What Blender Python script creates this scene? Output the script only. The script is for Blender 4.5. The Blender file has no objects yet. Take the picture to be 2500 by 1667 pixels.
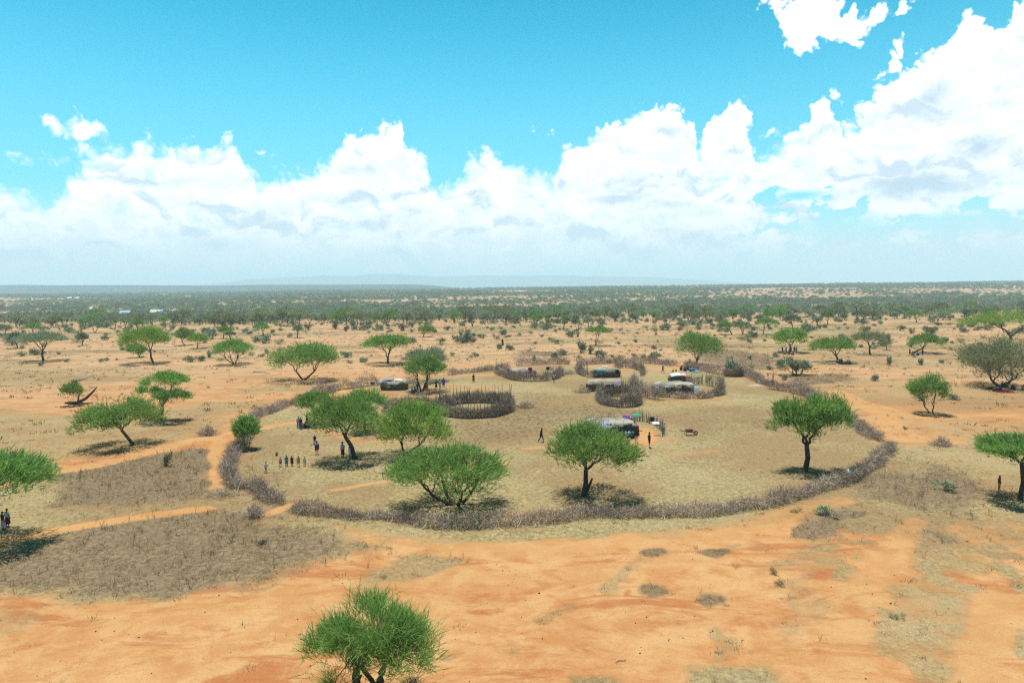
import bpy, math, random
import numpy as np
from mathutils import Vector, Matrix

S = bpy.context.scene
COL = S.collection
random.seed(11)
rng = np.random.default_rng(11)
R_ = math.radians

# ------------------------------------------------------------------ camera
CAM_H, FPX = 19.0, 1667.0
PITCH, ROLL = R_(4.75), R_(0.6)
F = Vector((0, math.cos(PITCH), -math.sin(PITCH)))
U0 = Vector((0, math.sin(PITCH), math.cos(PITCH)))
R0 = Vector((1, 0, 0))
RV = R0 * math.cos(ROLL) - U0 * math.sin(ROLL)
UV = U0 * math.cos(ROLL) + R0 * math.sin(ROLL)
cam = bpy.data.objects.new('camera', bpy.data.cameras.new('camera'))
cam.data.sensor_width = 36.0
cam.data.lens = 36.0 * FPX / 2500.0
cam.data.clip_start = 0.5
cam.data.clip_end = 250000.0
cam.matrix_world = Matrix((
    (RV.x, UV.x, -F.x, 0), (RV.y, UV.y, -F.y, 0), (RV.z, UV.z, -F.z, CAM_H), (0, 0, 0, 1)))
COL.objects.link(cam)
S.camera = cam

# ------------------------------------------------------------------ light
SUN_EL, SUN_AZ = R_(78), R_(-28)      # azimuth from +Y towards +X: the sun stands beyond the village
sun = bpy.data.objects.new('sun', bpy.data.lights.new('sun', 'SUN'))
sun.data.energy = 5.0
sun.data.angle = R_(0.5)
sun.data.color = (1.0, 0.965, 0.90)
sd = Vector((math.sin(SUN_AZ) * math.cos(SUN_EL), math.cos(SUN_AZ) * math.cos(SUN_EL), math.sin(SUN_EL)))
sun.rotation_euler = sd.to_track_quat('Z', 'Y').to_euler()
COL.objects.link(sun)
S.view_settings.view_transform = 'Standard'
S.view_settings.look = 'None'
S.view_settings.gamma = 1.0
S.view_settings.use_curve_mapping = False
S.view_settings.exposure = 0.58
S.cycles.use_denoising = False; S.cycles.use_adaptive_sampling = False
S.cycles.pixel_filter_type = 'BLACKMAN_HARRIS'; S.cycles.filter_width = 1.3
S.cycles.max_bounces = 5; S.cycles.diffuse_bounces = 2
S.cycles.volume_bounces = 1
S.cycles.transparent_max_bounces = 4

def ray(px, py):
    return F + RV * ((px - 1250) / FPX) + UV * ((833.5 - py) / FPX)

def azel(px, py):
    r = ray(px, py).normalized()
    return math.atan2(r.x, r.y), math.asin(r.z)

# ------------------------------------------------------------------ node helper
class NT:
    def __init__(s, tree):
        s.t = tree; s.n = tree.nodes; s.l = tree.links
    def new(s, typ, **kw):
        n = s.n.new(typ)
        for k, v in kw.items():
            setattr(n, k, v)
        return n
    def put(s, sock, v):
        if isinstance(v, bpy.types.NodeSocket):
            s.l.new(v, sock)
        elif v is not None:
            sock.default_value = v
    def m(s, op, a, b=None, c=None, clamp=False):
        n = s.new('ShaderNodeMath', operation=op, use_clamp=clamp)
        for i, v in enumerate((a, b, c)):
            s.put(n.inputs[i], v)
        return n.outputs[0]
    def v(s, op, a, b=None, c=None):
        n = s.new('ShaderNodeVectorMath', operation=op)
        for i, v in enumerate((a, b, c)):
            s.put(n.inputs[i], v)
        return n.outputs['Value'] if op in ('LENGTH', 'DOT_PRODUCT', 'DISTANCE') else n.outputs[0]
    def ss(s, x, lo, hi, a=0.0, b=1.0):
        n = s.new('ShaderNodeMapRange', interpolation_type='SMOOTHSTEP')
        s.put(n.inputs[0], x); s.put(n.inputs[1], lo); s.put(n.inputs[2], hi)
        s.put(n.inputs[3], a); s.put(n.inputs[4], b)
        return n.outputs[0]
    def noise(s, vec, scale, detail=4.0, rough=0.55, dist=0.0, dim='3D'):
        n = s.new('ShaderNodeTexNoise', noise_dimensions=dim)
        s.put(n.inputs['Vector'], vec)
        n.inputs['Scale'].default_value = scale
        n.inputs['Detail'].default_value = detail
        n.inputs['Roughness'].default_value = rough
        n.inputs['Distortion'].default_value = dist
        return n.outputs[0]
    def mix(s, f, a, b, typ='MIX'):
        n = s.new('ShaderNodeMix', data_type='RGBA', blend_type=typ)
        s.put(n.inputs[0], f)
        for i, v in ((6, a), (7, b)):
            if isinstance(v, tuple) and len(v) == 3: v = v + (1.0,)
            s.put(n.inputs[i], v)
        return n.outputs[2]

# ------------------------------------------------------------------ sky with cumulus
world = bpy.data.worlds.new('World'); S.world = world
world.use_nodes = True
W = NT(world.node_tree); W.n.clear()
gen = W.new('ShaderNodeTexCoord').outputs['Generated']
nrm = W.v('NORMALIZE', gen)
sep = W.new('ShaderNodeSeparateXYZ'); W.l.new(nrm, sep.inputs[0])
az = W.m('ARCTAN2', sep.outputs[0], sep.outputs[1])
el = W.m('ARCSINE', sep.outputs[2])
cmb = W.new('ShaderNodeCombineXYZ'); W.l.new(az, cmb.inputs[0]); W.l.new(el, cmb.inputs[1])
ae = cmb.outputs[0]
sky = W.new('ShaderNodeTexSky', sky_type='NISHITA')
sky.sun_disc = False
sky.sun_elevation = SUN_EL
sky.sun_rotation = SUN_AZ
sky.altitude = 900; sky.air_density = 1.0; sky.dust_density = 0.4; sky.ozone_density = 1.0
hs = W.new('ShaderNodeHueSaturation')
hs.inputs['Hue'].default_value = 0.455; hs.inputs['Saturation'].default_value = 2.05; hs.inputs['Value'].default_value = 1.22
W.l.new(sky.outputs[0], hs.inputs['Color'])
# added dimming towards the zenith cuts fill light and deepens ground shadows
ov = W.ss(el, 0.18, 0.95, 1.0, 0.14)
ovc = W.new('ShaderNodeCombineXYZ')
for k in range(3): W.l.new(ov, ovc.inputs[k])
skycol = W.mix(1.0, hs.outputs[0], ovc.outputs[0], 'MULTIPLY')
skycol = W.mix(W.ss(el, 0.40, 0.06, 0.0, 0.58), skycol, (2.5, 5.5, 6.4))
# warp of the cloud outline
w1 = W.new('ShaderNodeTexNoise', noise_dimensions='2D'); W.l.new(ae, w1.inputs['Vector'])
w1.inputs['Scale'].default_value = 14; w1.inputs['Detail'].default_value = 7; w1.inputs['Roughness'].default_value = 0.6
wv = W.v('MULTIPLY', W.v('SUBTRACT', w1.outputs['Color'], (0.5, 0.5, 0.5)), (0.052, 0.04, 0.0))
vor = W.new('ShaderNodeTexVoronoi', voronoi_dimensions='2D', feature='SMOOTH_F1')
W.l.new(W.v('ADD', ae, wv), vor.inputs['Vector']); vor.inputs['Scale'].default_value = 42; vor.inputs['Smoothness'].default_value = 0.35
puff = W.m('SUBTRACT', 0.42, vor.outputs['Distance'])
p = W.v('ADD', ae, wv)
psep = W.new('ShaderNodeSeparateXYZ'); W.l.new(p, psep.inputs[0])
TOP = [(-300,380),(-120,400),(0,425),(42,457),(80,465),(104,484),(128,455),(149,433),(186,399),(239,375),(255,354),(298,351),(330,330),(355,326),(372,350),(404,346),(436,335),(462,338),(489,354),(521,346),(558,334),(580,345),(603,375),(612,405),(622,422),(654,420),(691,409),(723,415),(771,401),(808,388),(822,352),(845,330),(893,316),(928,317),(943,297),(967,285),(988,302),(995,360),(1012,372),(1036,388),(1052,431),(1066,444),(1108,436),(1128,395),(1169,362),(1217,354),(1238,372),(1252,393),(1287,412),(1350,409),(1368,365),(1380,345),(1415,345),(1452,319),(1478,316),(1516,298),(1569,268),(1590,272),(1605,260),(1630,258),(1654,272),(1685,284),(1697,315),(1710,365),(1720,340),(1726,287),(1755,262),(1787,249),(1811,250),(1826,280),(1840,310),(1866,369),(1904,351),(1925,319),(1960,298),(1975,262),(2010,241),(2028,240),(2040,312),(2068,292),(2100,266),(2148,244),(2175,223),(2217,170),(2258,152),(2272,117),(2313,101),(2342,55),(2408,48),(2435,50),(2462,27),(2500,10),(2650,-40),(2850,60)]
AZR = 0.85
ELR = 0.6
fc = W.new('ShaderNodeFloatCurve'); cv = fc.mapping.curves[0]
pts = sorted(((azel(x, y)[0] + AZR) / (2 * AZR), azel(x, y)[1] / ELR) for x, y in TOP)
pts = [(0.0, 0.10)] + [q for q in pts if 0.03 < q[0] < 0.97] + [(1.0, 0.12)]  # cloud bank kept low beyond the view to cut fill light
while len(cv.points) < len(pts): cv.points.new(0.5, 0.5)
for q, (a, b) in zip(cv.points, pts):
    q.location = (a, b); q.handle_type = 'VECTOR'
fc.mapping.update()
W.l.new(W.m('DIVIDE', W.m('ADD', psep.outputs[0], AZR), 2 * AZR), fc.inputs['Value'])
bank = W.m('SUBTRACT', W.m('MULTIPLY', fc.outputs[0], ELR), psep.outputs[1])        # radians above zero = inside
def blob(px, py, rx, ry, vec=p):
    a, e = azel(px, py)
    k = math.cos(math.atan((px - 1250) / FPX))
    sx, sy = FPX / (rx * k * k + 1e-6), FPX / (ry * k + 1e-6)
    return W.v('LENGTH', W.v('MULTIPLY', W.v('SUBTRACT', vec, (a, e, 0)), (sx, sy, 0)))
dens = W.m('MULTIPLY', bank, 30.0)
for (x, y, rx, ry) in ((1975,40,78,72),(1955,95,40,42),(1900,6,36,14),(2085,58,52,28),(2140,38,40,22),(2226,15,20,16),(2096,96,18,14),
                       (200,318,50,36),(128,312,26,22),(215,362,38,26),(20,374,55,18),(60,392,32,9),(145,396,40,9),(642,378,16,8),(1314,318,16,8),
                       (1891,312,20,12),(2178,160,22,34),(2200,125,16,26),(2152,195,14,18),(2285,112,24,14),(2045,245,12,18),(2402,503,52,15),(2490,478,45,15)):
    b = W.m('MULTIPLY', W.m('SUBTRACT', 1.0, blob(x, y, rx, ry)), min(rx, ry) / 45.0)
    dens = W.m('MAXIMUM', dens, b)
vor2 = W.new('ShaderNodeTexVoronoi', voronoi_dimensions='2D', feature='SMOOTH_F1')
W.l.new(p, vor2.inputs['Vector']); vor2.inputs['Scale'].default_value = 105; vor2.inputs['Smoothness'].default_value = 0.3
puff2 = W.m('SUBTRACT', 0.42, vor2.outputs['Distance'])
wisp = W.m('SUBTRACT', W.noise(ae, 70.0, 7.0, 0.62, 0.2, '2D'), 0.5)
dens = W.m('ADD', dens, W.m('ADD', W.m('MULTIPLY', puff, 0.58), W.m('ADD', W.m('MULTIPLY', puff2, 0.40), W.m('MULTIPLY', wisp, 0.36))))
nbig = W.noise(W.v('MULTIPLY', ae, (1.0, 1.9, 0.0)), 9.0, 8.0, 0.6, 0.3, '2D')
nmid = W.noise(W.v('MULTIPLY', ae, (1.0, 1.6, 0.0)), 24.0, 7.0, 0.58, 0.2, '2D')
# thinner cloud low in the east: blue air shows between
low = None
for (x, y, rx, ry) in ((2050,560,330,90),(2330,545,330,70),(2150,620,500,55),(1950,478,150,32)):
    g = W.m('SUBTRACT', 1.0, blob(x, y, rx, ry, ae), clamp=True)
    low = g if low is None else W.m('MAXIMUM', low, g)
cover = W.m('SUBTRACT', dens, W.m('MULTIPLY', W.m('MULTIPLY', low, 9.0), W.ss(nmid, 0.36, 0.62, 1.0, 0.15)))
cover = W.m('MINIMUM', cover, W.m('ADD', 0.55, W.m('SUBTRACT', W.m('MULTIPLY', W.ss(nmid, 0.30, 0.55), 3.0), W.m('MULTIPLY', low, 3.8))))
mask = W.ss(cover, -0.02, W.m('ADD', W.ss(el, 0.24, 0.13, 0.24, 0.9), W.m('MULTIPLY', low, 2.2)))
# shade of the cloud bases
shade = None
for (x, y, rx, ry, k) in ((905,420,120,40,.75),(860,395,70,40,.5),(400,440,160,36,.5),(300,430,80,40,.45),(1560,430,170,22,.7),(1540,485,190,24,.7),(1650,500,170,28,.6),
                          (1010,520,70,40,.5),(650,530,120,28,.6),(2290,230,110,80,.75),(2420,345,160,42,1.0),(2260,455,330,52,1.15),(2440,260,120,30,.6),(1980,420,90,35,.6),
                          (540,600,170,30,.5),(180,600,200,40,.5),(280,525,100,24,.5),(1290,450,60,24,.4),(1290,590,120,25,.4),(1600,575,160,22,.4)):
    g = W.m('MULTIPLY', W.m('SUBTRACT', 1.0, blob(x, y, rx, ry), clamp=True), k)
    shade = g if shade is None else W.m('MAXIMUM', shade, g)
shn = W.ss(W.m('ADD', W.m('MULTIPLY', W.m('MULTIPLY', shade, W.m('ADD', 0.25, W.m('MULTIPLY', nmid, 1.5))), 0.80), W.m('MULTIPLY', W.m('SUBTRACT', nbig, 0.5), 1.1)), 0.0, 0.80)
depth = W.ss(bank, 0.004, 0.06)
shn = W.m('MULTIPLY', shn, depth)
puffsh = W.m('MULTIPLY', W.ss(W.m('ADD', nmid, W.m('MULTIPLY', puff2, 0.12)), 0.60, 0.38), W.m('MULTIPLY', depth, 0.36))
shn = W.m('MAXIMUM', shn, puffsh)
# billows: undersides turn away from the sun above
pv2 = W.v('MULTIPLY', p, (1.0, 1.5, 0.0))
b0 = W.noise(pv2, 13.0, 6.0, 0.52, 0.25, '2D'); b1 = W.noise(W.v('ADD', pv2, (0.004, 0.020, 0.0)), 13.0, 6.0, 0.52, 0.25, '2D')
under = W.ss(W.m('SUBTRACT', b1, b0), -0.03, 0.20)
shn = W.m('MAXIMUM', shn, W.m('MULTIPLY', under, W.m('MULTIPLY', W.ss(bank, 0.0, 0.035), 0.85)))
cloud = W.mix(shn, (8.3, 8.5, 8.5), (4.0, 5.2, 6.2))
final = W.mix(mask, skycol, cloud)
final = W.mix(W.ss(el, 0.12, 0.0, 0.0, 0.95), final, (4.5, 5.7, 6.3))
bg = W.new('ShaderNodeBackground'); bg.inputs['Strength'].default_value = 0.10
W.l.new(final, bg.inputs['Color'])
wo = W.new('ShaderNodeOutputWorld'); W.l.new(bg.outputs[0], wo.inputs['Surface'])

# ------------------------------------------------------------------ numpy noise, terrain
def _h(ix, iy, seed):
    v = np.sin(ix * 127.1 + iy * 311.7 + seed * 74.7) * 43758.5453
    return v - np.floor(v)
def vnoise(x, y, seed=0):
    x = np.asarray(x, float); y = np.asarray(y, float)
    ix, iy = np.floor(x), np.floor(y)
    fx, fy = x - ix, y - iy
    fx = fx * fx * (3 - 2 * fx); fy = fy * fy * (3 - 2 * fy)
    a = _h(ix, iy, seed); b = _h(ix + 1, iy, seed); c = _h(ix, iy + 1, seed); d = _h(ix + 1, iy + 1, seed)
    return (a * (1 - fx) + b * fx) * (1 - fy) + (c * (1 - fx) + d * fx) * fy
def fbm(x, y, oct=4, seed=0):
    s, a, t = 0, 1.0, 0
    for i in range(oct):
        s = s + a * vnoise(x * 2 ** i, y * 2 ** i, seed + i * 7); t += a; a *= 0.5
    return s / t
def sstep(x, a, b):
    t = np.clip((x - a) / (b - a), 0, 1); return t * t * (3 - 2 * t)
_PY = np.array([-1e5, 0, 330, 560, 750, 1300, 2000, 2600, 4200, 9000, 20000, 1e5])
_PZ = np.array([0, 0, 0, -7.0, -11.0, -6.0, 0.5, 1.0, -3.0, -14, -40, -40])
def tz(x, y):
    x = np.asarray(x, float); y = np.asarray(y, float)
    base = np.interp(y, _PY, _PZ)
    nb = sstep(y, 300, 1200); t_ = x / np.maximum(y, 1.0)
    base = base + sstep(y, 900, 2000) * (-5.0 * sstep(-t_, .05, .6) + 4.0 * sstep(t_, .05, .6))
    z = base + (fbm(x / 420.0 + 5, y / 420.0, 3, 3) - 0.5) * 7.0 * nb
    far = 1 - sstep(np.hypot(x, y), 250, 500)
    z = z + (fbm(x / 34.0, y / 34.0, 3, 9) - 0.5) * 0.5 * far
    return z
def tzf(x, y):
    return float(tz(np.array([x]), np.array([y]))[0])
def P(px, py):
    """the ground point seen at this place of the photograph"""
    r = ray(px, py); z = 0.0
    for _ in range(4):
        t = (z - CAM_H) / r.z
        x, y = r.x * t, r.y * t
        z = tzf(x, y)
    return Vector((x, y, z))
def hgt(px, py, Y):
    """height of what is seen at (px, py) if it stands at depth Y"""
    r = ray(px, py); return CAM_H + r.z * Y / r.y

# ------------------------------------------------------------------ mesh helpers
def mesh_np(name, verts, quads=None, tris=None, tint=None):
    me = bpy.data.meshes.new(name)
    verts = np.asarray(verts, np.float32)
    nq = 0 if quads is None else len(quads); nt = 0 if tris is None else len(tris)
    me.vertices.add(len(verts)); me.vertices.foreach_set('co', verts.ravel())
    loops = []
    if nq: loops.append(np.asarray(quads, np.int32).ravel())
    if nt: loops.append(np.asarray(tris, np.int32).ravel())
    lv = np.concatenate(loops)
    me.loops.add(len(lv)); me.loops.foreach_set('vertex_index', lv)
    me.polygons.add(nq + nt)
    st = np.concatenate([np.arange(nq) * 4, nq * 4 + np.arange(nt) * 3]).astype(np.int32)
    me.polygons.foreach_set('loop_start', st)
    if tint is not None:
        at = me.color_attributes.new('tint', 'FLOAT_COLOR', 'POINT')
        at.data.foreach_set('color', np.asarray(tint, np.float32).ravel())
    me.update(calc_edges=True)
    return me
class MB:
    """collects shapes for one mesh"""
    def __init__(s): s.v = []; s.f = []; s.c = []
    def add(s, vs, fs, c=0.5):
        o = len(s.v); s.v += [tuple(v) for v in vs]; s.f += [tuple(i + o for i in f) for f in fs]; s.c += [c] * len(vs)
    def tube(s, pts, rad, n=6, cap=True, c=0.5):
        pts = [Vector(q) for q in pts]; vs = []; fs = []
        ref = Vector((0.31, 0.87, 0.38))
        for i, q in enumerate(pts):
            d = (pts[min(i + 1, len(pts) - 1)] - pts[max(i - 1, 0)])
            if d.length < 1e-9: d = Vector((0, 0, 1))
            d.normalize()
            a = d.cross(ref)
            if a.length < 1e-3: a = d.cross(Vector((1, 0, 0)))
            a.normalize(); b = d.cross(a)
            for k in range(n):
                t = 2 * math.pi * k / n
                vs.append(q + (a * math.cos(t) + b * math.sin(t)) * rad[i])
        for i in range(len(pts) - 1):
            for k in range(n):
                fs.append((i * n + k, i * n + (k + 1) % n, (i + 1) * n + (k + 1) % n, (i + 1) * n + k))
        if cap:
            fs.append(tuple(range(n))[::-1]); fs.append(tuple((len(pts) - 1) * n + k for k in range(n)))
        s.add(vs, fs, c)
    def box(s, c, d, rot=0.0, col=0.5, taper=1.0):
        cx, cy, cz = c; vs = []
        for z, t in ((-.5, 1.0), (.5, taper)):
            for x, y in ((-.5, -.5), (.5, -.5), (.5, .5), (-.5, .5)):
                X, Y = x * d[0] * t, y * d[1] * t
                vs.append((cx + X * math.cos(rot) - Y * math.sin(rot), cy + X * math.sin(rot) + Y * math.cos(rot), cz + z * d[2]))
        s.add(vs, [(3, 2, 1, 0), (4, 5, 6, 7), (0, 1, 5, 4), (1, 2, 6, 5), (2, 3, 7, 6), (3, 0, 4, 7)], col)
    def mesh(s, name, smooth=False):
        me = bpy.data.meshes.new(name); me.from_pydata(s.v, [], s.f)
        at = me.color_attributes.new('tint', 'FLOAT_COLOR', 'POINT')
        at.data.foreach_set('color', np.repeat(np.asarray(s.c, np.float32), 4))
        if smooth: me.polygons.foreach_set('use_smooth', [True] * len(me.polygons))
        me.update(); return me

def ribbons(p0, d, L, wd, bend, tint):
    """curved tapering blades: arrays (n,3),(n,3),(n),(n),(n,3),(n) -> verts, quads, tris, tint"""
    n = len(p0)
    r = rng.normal(size=(n, 3)); s = np.cross(d, r); s /= np.linalg.norm(s, axis=1)[:, None] + 1e-9
    pm = p0 + d * (L * 0.5)[:, None] + bend * 0.30
    pt = p0 + d * L[:, None] + bend
    w = wd[:, None]
    v = np.stack([p0 - s * w * 0.35, p0 + s * w * 0.35, pm + s * w * 0.5, pm - s * w * 0.5, pt], 1).reshape(-1, 3)
    b = np.arange(n)[:, None] * 5
    q = b + np.array([[0, 1, 2, 3]]); t = b + np.array([[3, 2, 4]])
    c = np.repeat(tint, 5); c = np.stack([c, c, c, np.ones_like(c)], 1)
    return v, q, t, c
def unit(a): return a / (np.linalg.norm(a, axis=1)[:, None] + 1e-9)

# ------------------------------------------------------------------ objects
def tag(o, label=None, cat=None, group=None, kind=None):
    if label: o['label'] = label
    if cat: o['category'] = cat
    if group: o['group'] = group
    if kind: o['kind'] = kind
    return o
def obj(name, me, m=None, parent=None, loc=None):
    o = bpy.data.objects.new(name, me); COL.objects.link(o)
    if m is not None and not me.materials: me.materials.append(m)
    if parent: o.parent = parent
    if loc is not None: o.location = loc
    return o
def thing(name, label, cat, loc=(0, 0, 0), rz=0.0, group=None):
    o = bpy.data.objects.new(name, None); COL.objects.link(o)
    o.empty_display_size = 0.3
    o.location = loc; o.rotation_euler = (0, 0, rz)
    return tag(o, label, cat, group)

# ------------------------------------------------------------------ materials
def material(name, color, rough=0.9, var=0.25, scale=6.0, tint=0.0, trans=0.0, spec=0.1, rand=0.0, bump=0.0, col2=None):
    """var: noise variation of value, tint: how far the per-blade attribute changes value, rand: per-object change"""
    m = bpy.data.materials.new(name); m.use_nodes = True
    t = NT(m.node_tree); t.n.clear()
    tc = t.new('ShaderNodeTexCoord').outputs['Object']
    nz = t.noise(tc, scale, 4.0, 0.6)
    c = t.mix(nz, tuple(x * (1 - var) for x in color), tuple(min(1, x * (1 + var)) for x in (color)))
    if col2 is not None:
        c = t.mix(t.ss(t.noise(tc, scale * 0.35, 3.0, 0.6), 0.42, 0.62), c, col2)
    if tint:
        a = t.new('ShaderNodeAttribute', attribute_name='tint').outputs['Fac']
        f = t.m('ADD', 1.0 - tint, t.m('MULTIPLY', a, 2 * tint))
        cx = t.new('ShaderNodeCombineXYZ')
        for i in range(3): t.l.new(f, cx.inputs[i])
        c = t.mix(1.0, c, cx.outputs[0], 'MULTIPLY')
    if rand:
        ri = t.new('ShaderNodeObjectInfo').outputs['Random']
        h = t.new('ShaderNodeHueSaturation')
        t.l.new(t.m('ADD', 0.5 - rand * 0.03, t.m('MULTIPLY', ri, rand * 0.06)), h.inputs['Hue'])
        t.l.new(t.m('ADD', 1 - rand * 0.3, t.m('MULTIPLY', ri, rand * 0.6)), h.inputs['Value'])
        t.l.new(c, h.inputs['Color']); c = h.outputs[0]
    bs = t.new('ShaderNodeBsdfPrincipled')
    t.l.new(c, bs.inputs['Base Color']); bs.inputs['Roughness'].default_value = rough
    bs.inputs['Specular IOR Level'].default_value = spec
    if bump:
        b = t.new('ShaderNodeBump'); b.inputs['Strength'].default_value = bump; b.inputs['Distance'].default_value = 0.05
        t.l.new(t.noise(tc, scale * 2.5, 5.0, 0.65), b.inputs['Height']); t.l.new(b.outputs[0], bs.inputs['Normal'])
    sh = bs.outputs[0]
    if trans:
        tr = t.new('ShaderNodeBsdfTranslucent'); t.l.new(c, tr.inputs['Color'])
        mx = t.new('ShaderNodeMixShader'); mx.inputs[0].default_value = trans
        t.l.new(sh, mx.inputs[1]); t.l.new(tr.outputs[0], mx.inputs[2]); sh = mx.outputs[0]
    o = t.new('ShaderNodeOutputMaterial'); t.l.new(sh, o.inputs['Surface'])
    return m

LEAF = material('acacia_leaf', (0.200, 0.335, 0.080), 0.75, 0.28, 1.3, 0.60, 0.33, 0.15, 0.35)
LEAF_BRIGHT = material('acacia_leaf_bright', (0.230, 0.365, 0.072), 0.75, 0.28, 1.3, 0.60, 0.33, 0.15, 0.2)
LEAF_GREY = material('grey_twig_leaf', (0.262, 0.290, 0.150), 0.85, 0.30, 1.3, 0.5, 0.33, 0.1, 0.35)
LEAF_FAR = material('far_leaf', (0.245, 0.290, 0.175), 0.85, 0.25, 1.0, 0.55, 0.35, 0.1, 0.9)
BUSH = material('bush_leaf', (0.250, 0.275, 0.170), 0.85, 0.25, 1.5, 0.5, 0.2, 0.1, 0.8)
BARK = material('bark', (0.055, 0.042, 0.033), 0.95, 0.4, 7.0, 0.0, 0.0, 0.1, 0.3, 0.4)
BARK_PALE = material('pale_dead_wood', (0.33, 0.29, 0.245), 0.9, 0.35, 8.0, 0.0, 0.0, 0.1, 0.3, 0.3)
BRUSH = material('dry_thorn_brush', (0.375, 0.302, 0.238), 0.95, 0.35, 0.9, 0.75, 0.0, 0.05, 0.15, 0.0, (0.27, 0.205, 0.165))
STICK = material('weathered_stick', (0.22, 0.175, 0.145), 0.95, 0.35, 5.0, 0.4, 0.0, 0.05, 0.3)
# ------------------------------------------------------------------ ground masks (where each soil and plant cover lies)
def pix(poly): return np.array([P(*q)[:2] for q in poly])
def sdist(x, y, poly):
    d = np.full(x.shape, 1e9); ins = np.zeros(x.shape, bool)
    n = len(poly)
    for i in range(n):
        ax, ay = poly[i]; bx, by = poly[(i + 1) % n]
        ex, ey = bx - ax, by - ay
        t = np.clip(((x - ax) * ex + (y - ay) * ey) / (ex * ex + ey * ey + 1e-9), 0, 1)
        d = np.minimum(d, np.hypot(x - ax - t * ex, y - ay - t * ey))
        c = ((ay > y) != (by > y)) & (x < ex * (y - ay) / (ey if abs(ey) > 1e-9 else 1e-9) + ax)
        ins ^= c
    return np.where(ins, d, -d)
def ldist(x, y, line):
    d = np.full(x.shape, 1e9)
    for i in range(len(line) - 1):
        ax, ay = line[i]; bx, by = line[i + 1]
        ex, ey = bx - ax, by - ay
        t = np.clip(((x - ax) * ex + (y - ay) * ey) / (ex * ex + ey * ey + 1e-9), 0, 1)
        d = np.minimum(d, np.hypot(x - ax - t * ex, y - ay - t * ey))
    return d
RING = [(700,1235),(640,1210),(585,1185),(550,1160),(560,1125),(590,1080),(615,1045),(630,1010),(720,985),(830,948),(900,935),(1000,925),(1100,910),(1250,895),(1400,887),(1640,890),(1760,912),(1870,940),(1960,968),(2060,1020),(2130,1065),(2165,1095),(2100,1160),(2000,1190),(1870,1240),(1700,1255),(1500,1256),(1350,1270),(1200,1278),(1050,1280),(900,1262),(760,1252)]
# (polygon in the photo's pixels, edge softness in metres, strength)
GRASS = [
    (RING, 2.0, .80),
    ([(560,1180),(700,1250),(900,1275),(1150,1300),(1400,1280),(1700,1270),(1880,1260),(2010,1215),(2110,1180),(2180,1110),(2190,1090),(2320,1140),(2420,1250),(2250,1330),(2080,1300),(1900,1265),(1750,1290),(1500,1300),(1350,1322),(1150,1318),(980,1318),(800,1290),(600,1265),(480,1250),(470,1180),(530,1130)], 1.6, .92),
    ([(-600,905),(150,897),(300,890),(500,905),(700,915),(850,935),(620,1010),(560,1060),(480,1085),(300,1110),(100,1150),(-700,1180)], 9, .62),
    ([(-700,1180),(100,1160),(500,1090),(540,1110),(535,1180),(620,1250),(900,1300),(930,1340),(700,1400),(560,1450),(350,1490),(130,1470),(-600,1400)], 2.0, .72),
    ([(1650,850),(1900,845),(2500,860),(3200,900),(3200,1100),(2500,1100),(2200,1060),(2050,985),(1900,945),(1760,900)], 10, .56),
    ([(2180,1080),(2500,1050),(3200,1100),(3000,1300),(2450,1290),(2320,1300),(2190,1180)], 3, .66),
    ([(1930,1330),(2060,1300),(2100,1340),(2010,1420),(1960,1560),(1900,1600),(1880,1500)], 1.6, .48),
    ([(2170,1290),(2330,1270),(2420,1340),(2340,1420),(2260,1430),(2180,1350)], 1.4, .62),
    ([(2140,1420),(2300,1400),(2420,1440),(2450,1560),(2330,1620),(2210,1600),(2160,1500)], 1.8, .50),
    ([(1000,1345),(1120,1335),(1180,1370),(1060,1400),(960,1440),(840,1470),(860,1400)], 1.0, .62),
    ([(1555,1290),(1690,1280),(1700,1310),(1610,1325),(1560,1318)], 0.7, .85),
    ([(1250,1300),(1470,1290),(1460,1318),(1270,1330)], 0.9, .8),
    ([(1400,1640),(1500,1640),(1560,1700),(1400,1720)], 0.8, .8),
    ([(1690,1640),(1880,1620),(1960,1680),(1700,1740)], 0.9, .8),
    ([(-300,1500),(60,1470),(120,1500),(90,1540),(-200,1600)], 0.9, .45),
]
FENCE_SKIRT = [(640,1228),(714,1262),(820,1275),(950,1280),(1060,1298),(1180,1298),(1350,1288),(1500,1274),(1680,1272),(1870,1252),(2000,1208),(2120,1160),(2180,1100)]
GRASS_LINES = [([(1270,1570),(1310,1525),(1370,1495),(1470,1450),(1540,1390),(1590,1355),(1650,1345)], 0.55, .50),
               ([(1755,1560),(1770,1520),(1800,1480)], 0.5, .50), ([(1760,1630),(1765,1580),(1790,1530),(1840,1500)], 0.6, .50),
               ([(1690,1375),(1750,1350),(1800,1330)], 0.4, .50), ([(2010,1380),(2080,1370),(2120,1350),(2135,1320)], 0.6, .50),
               ([(1100,1600),(1180,1590),(1250,1585)], 0.4, .50), ([(600,1460),(680,1420),(760,1410)], 0.5, .50)]
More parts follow.
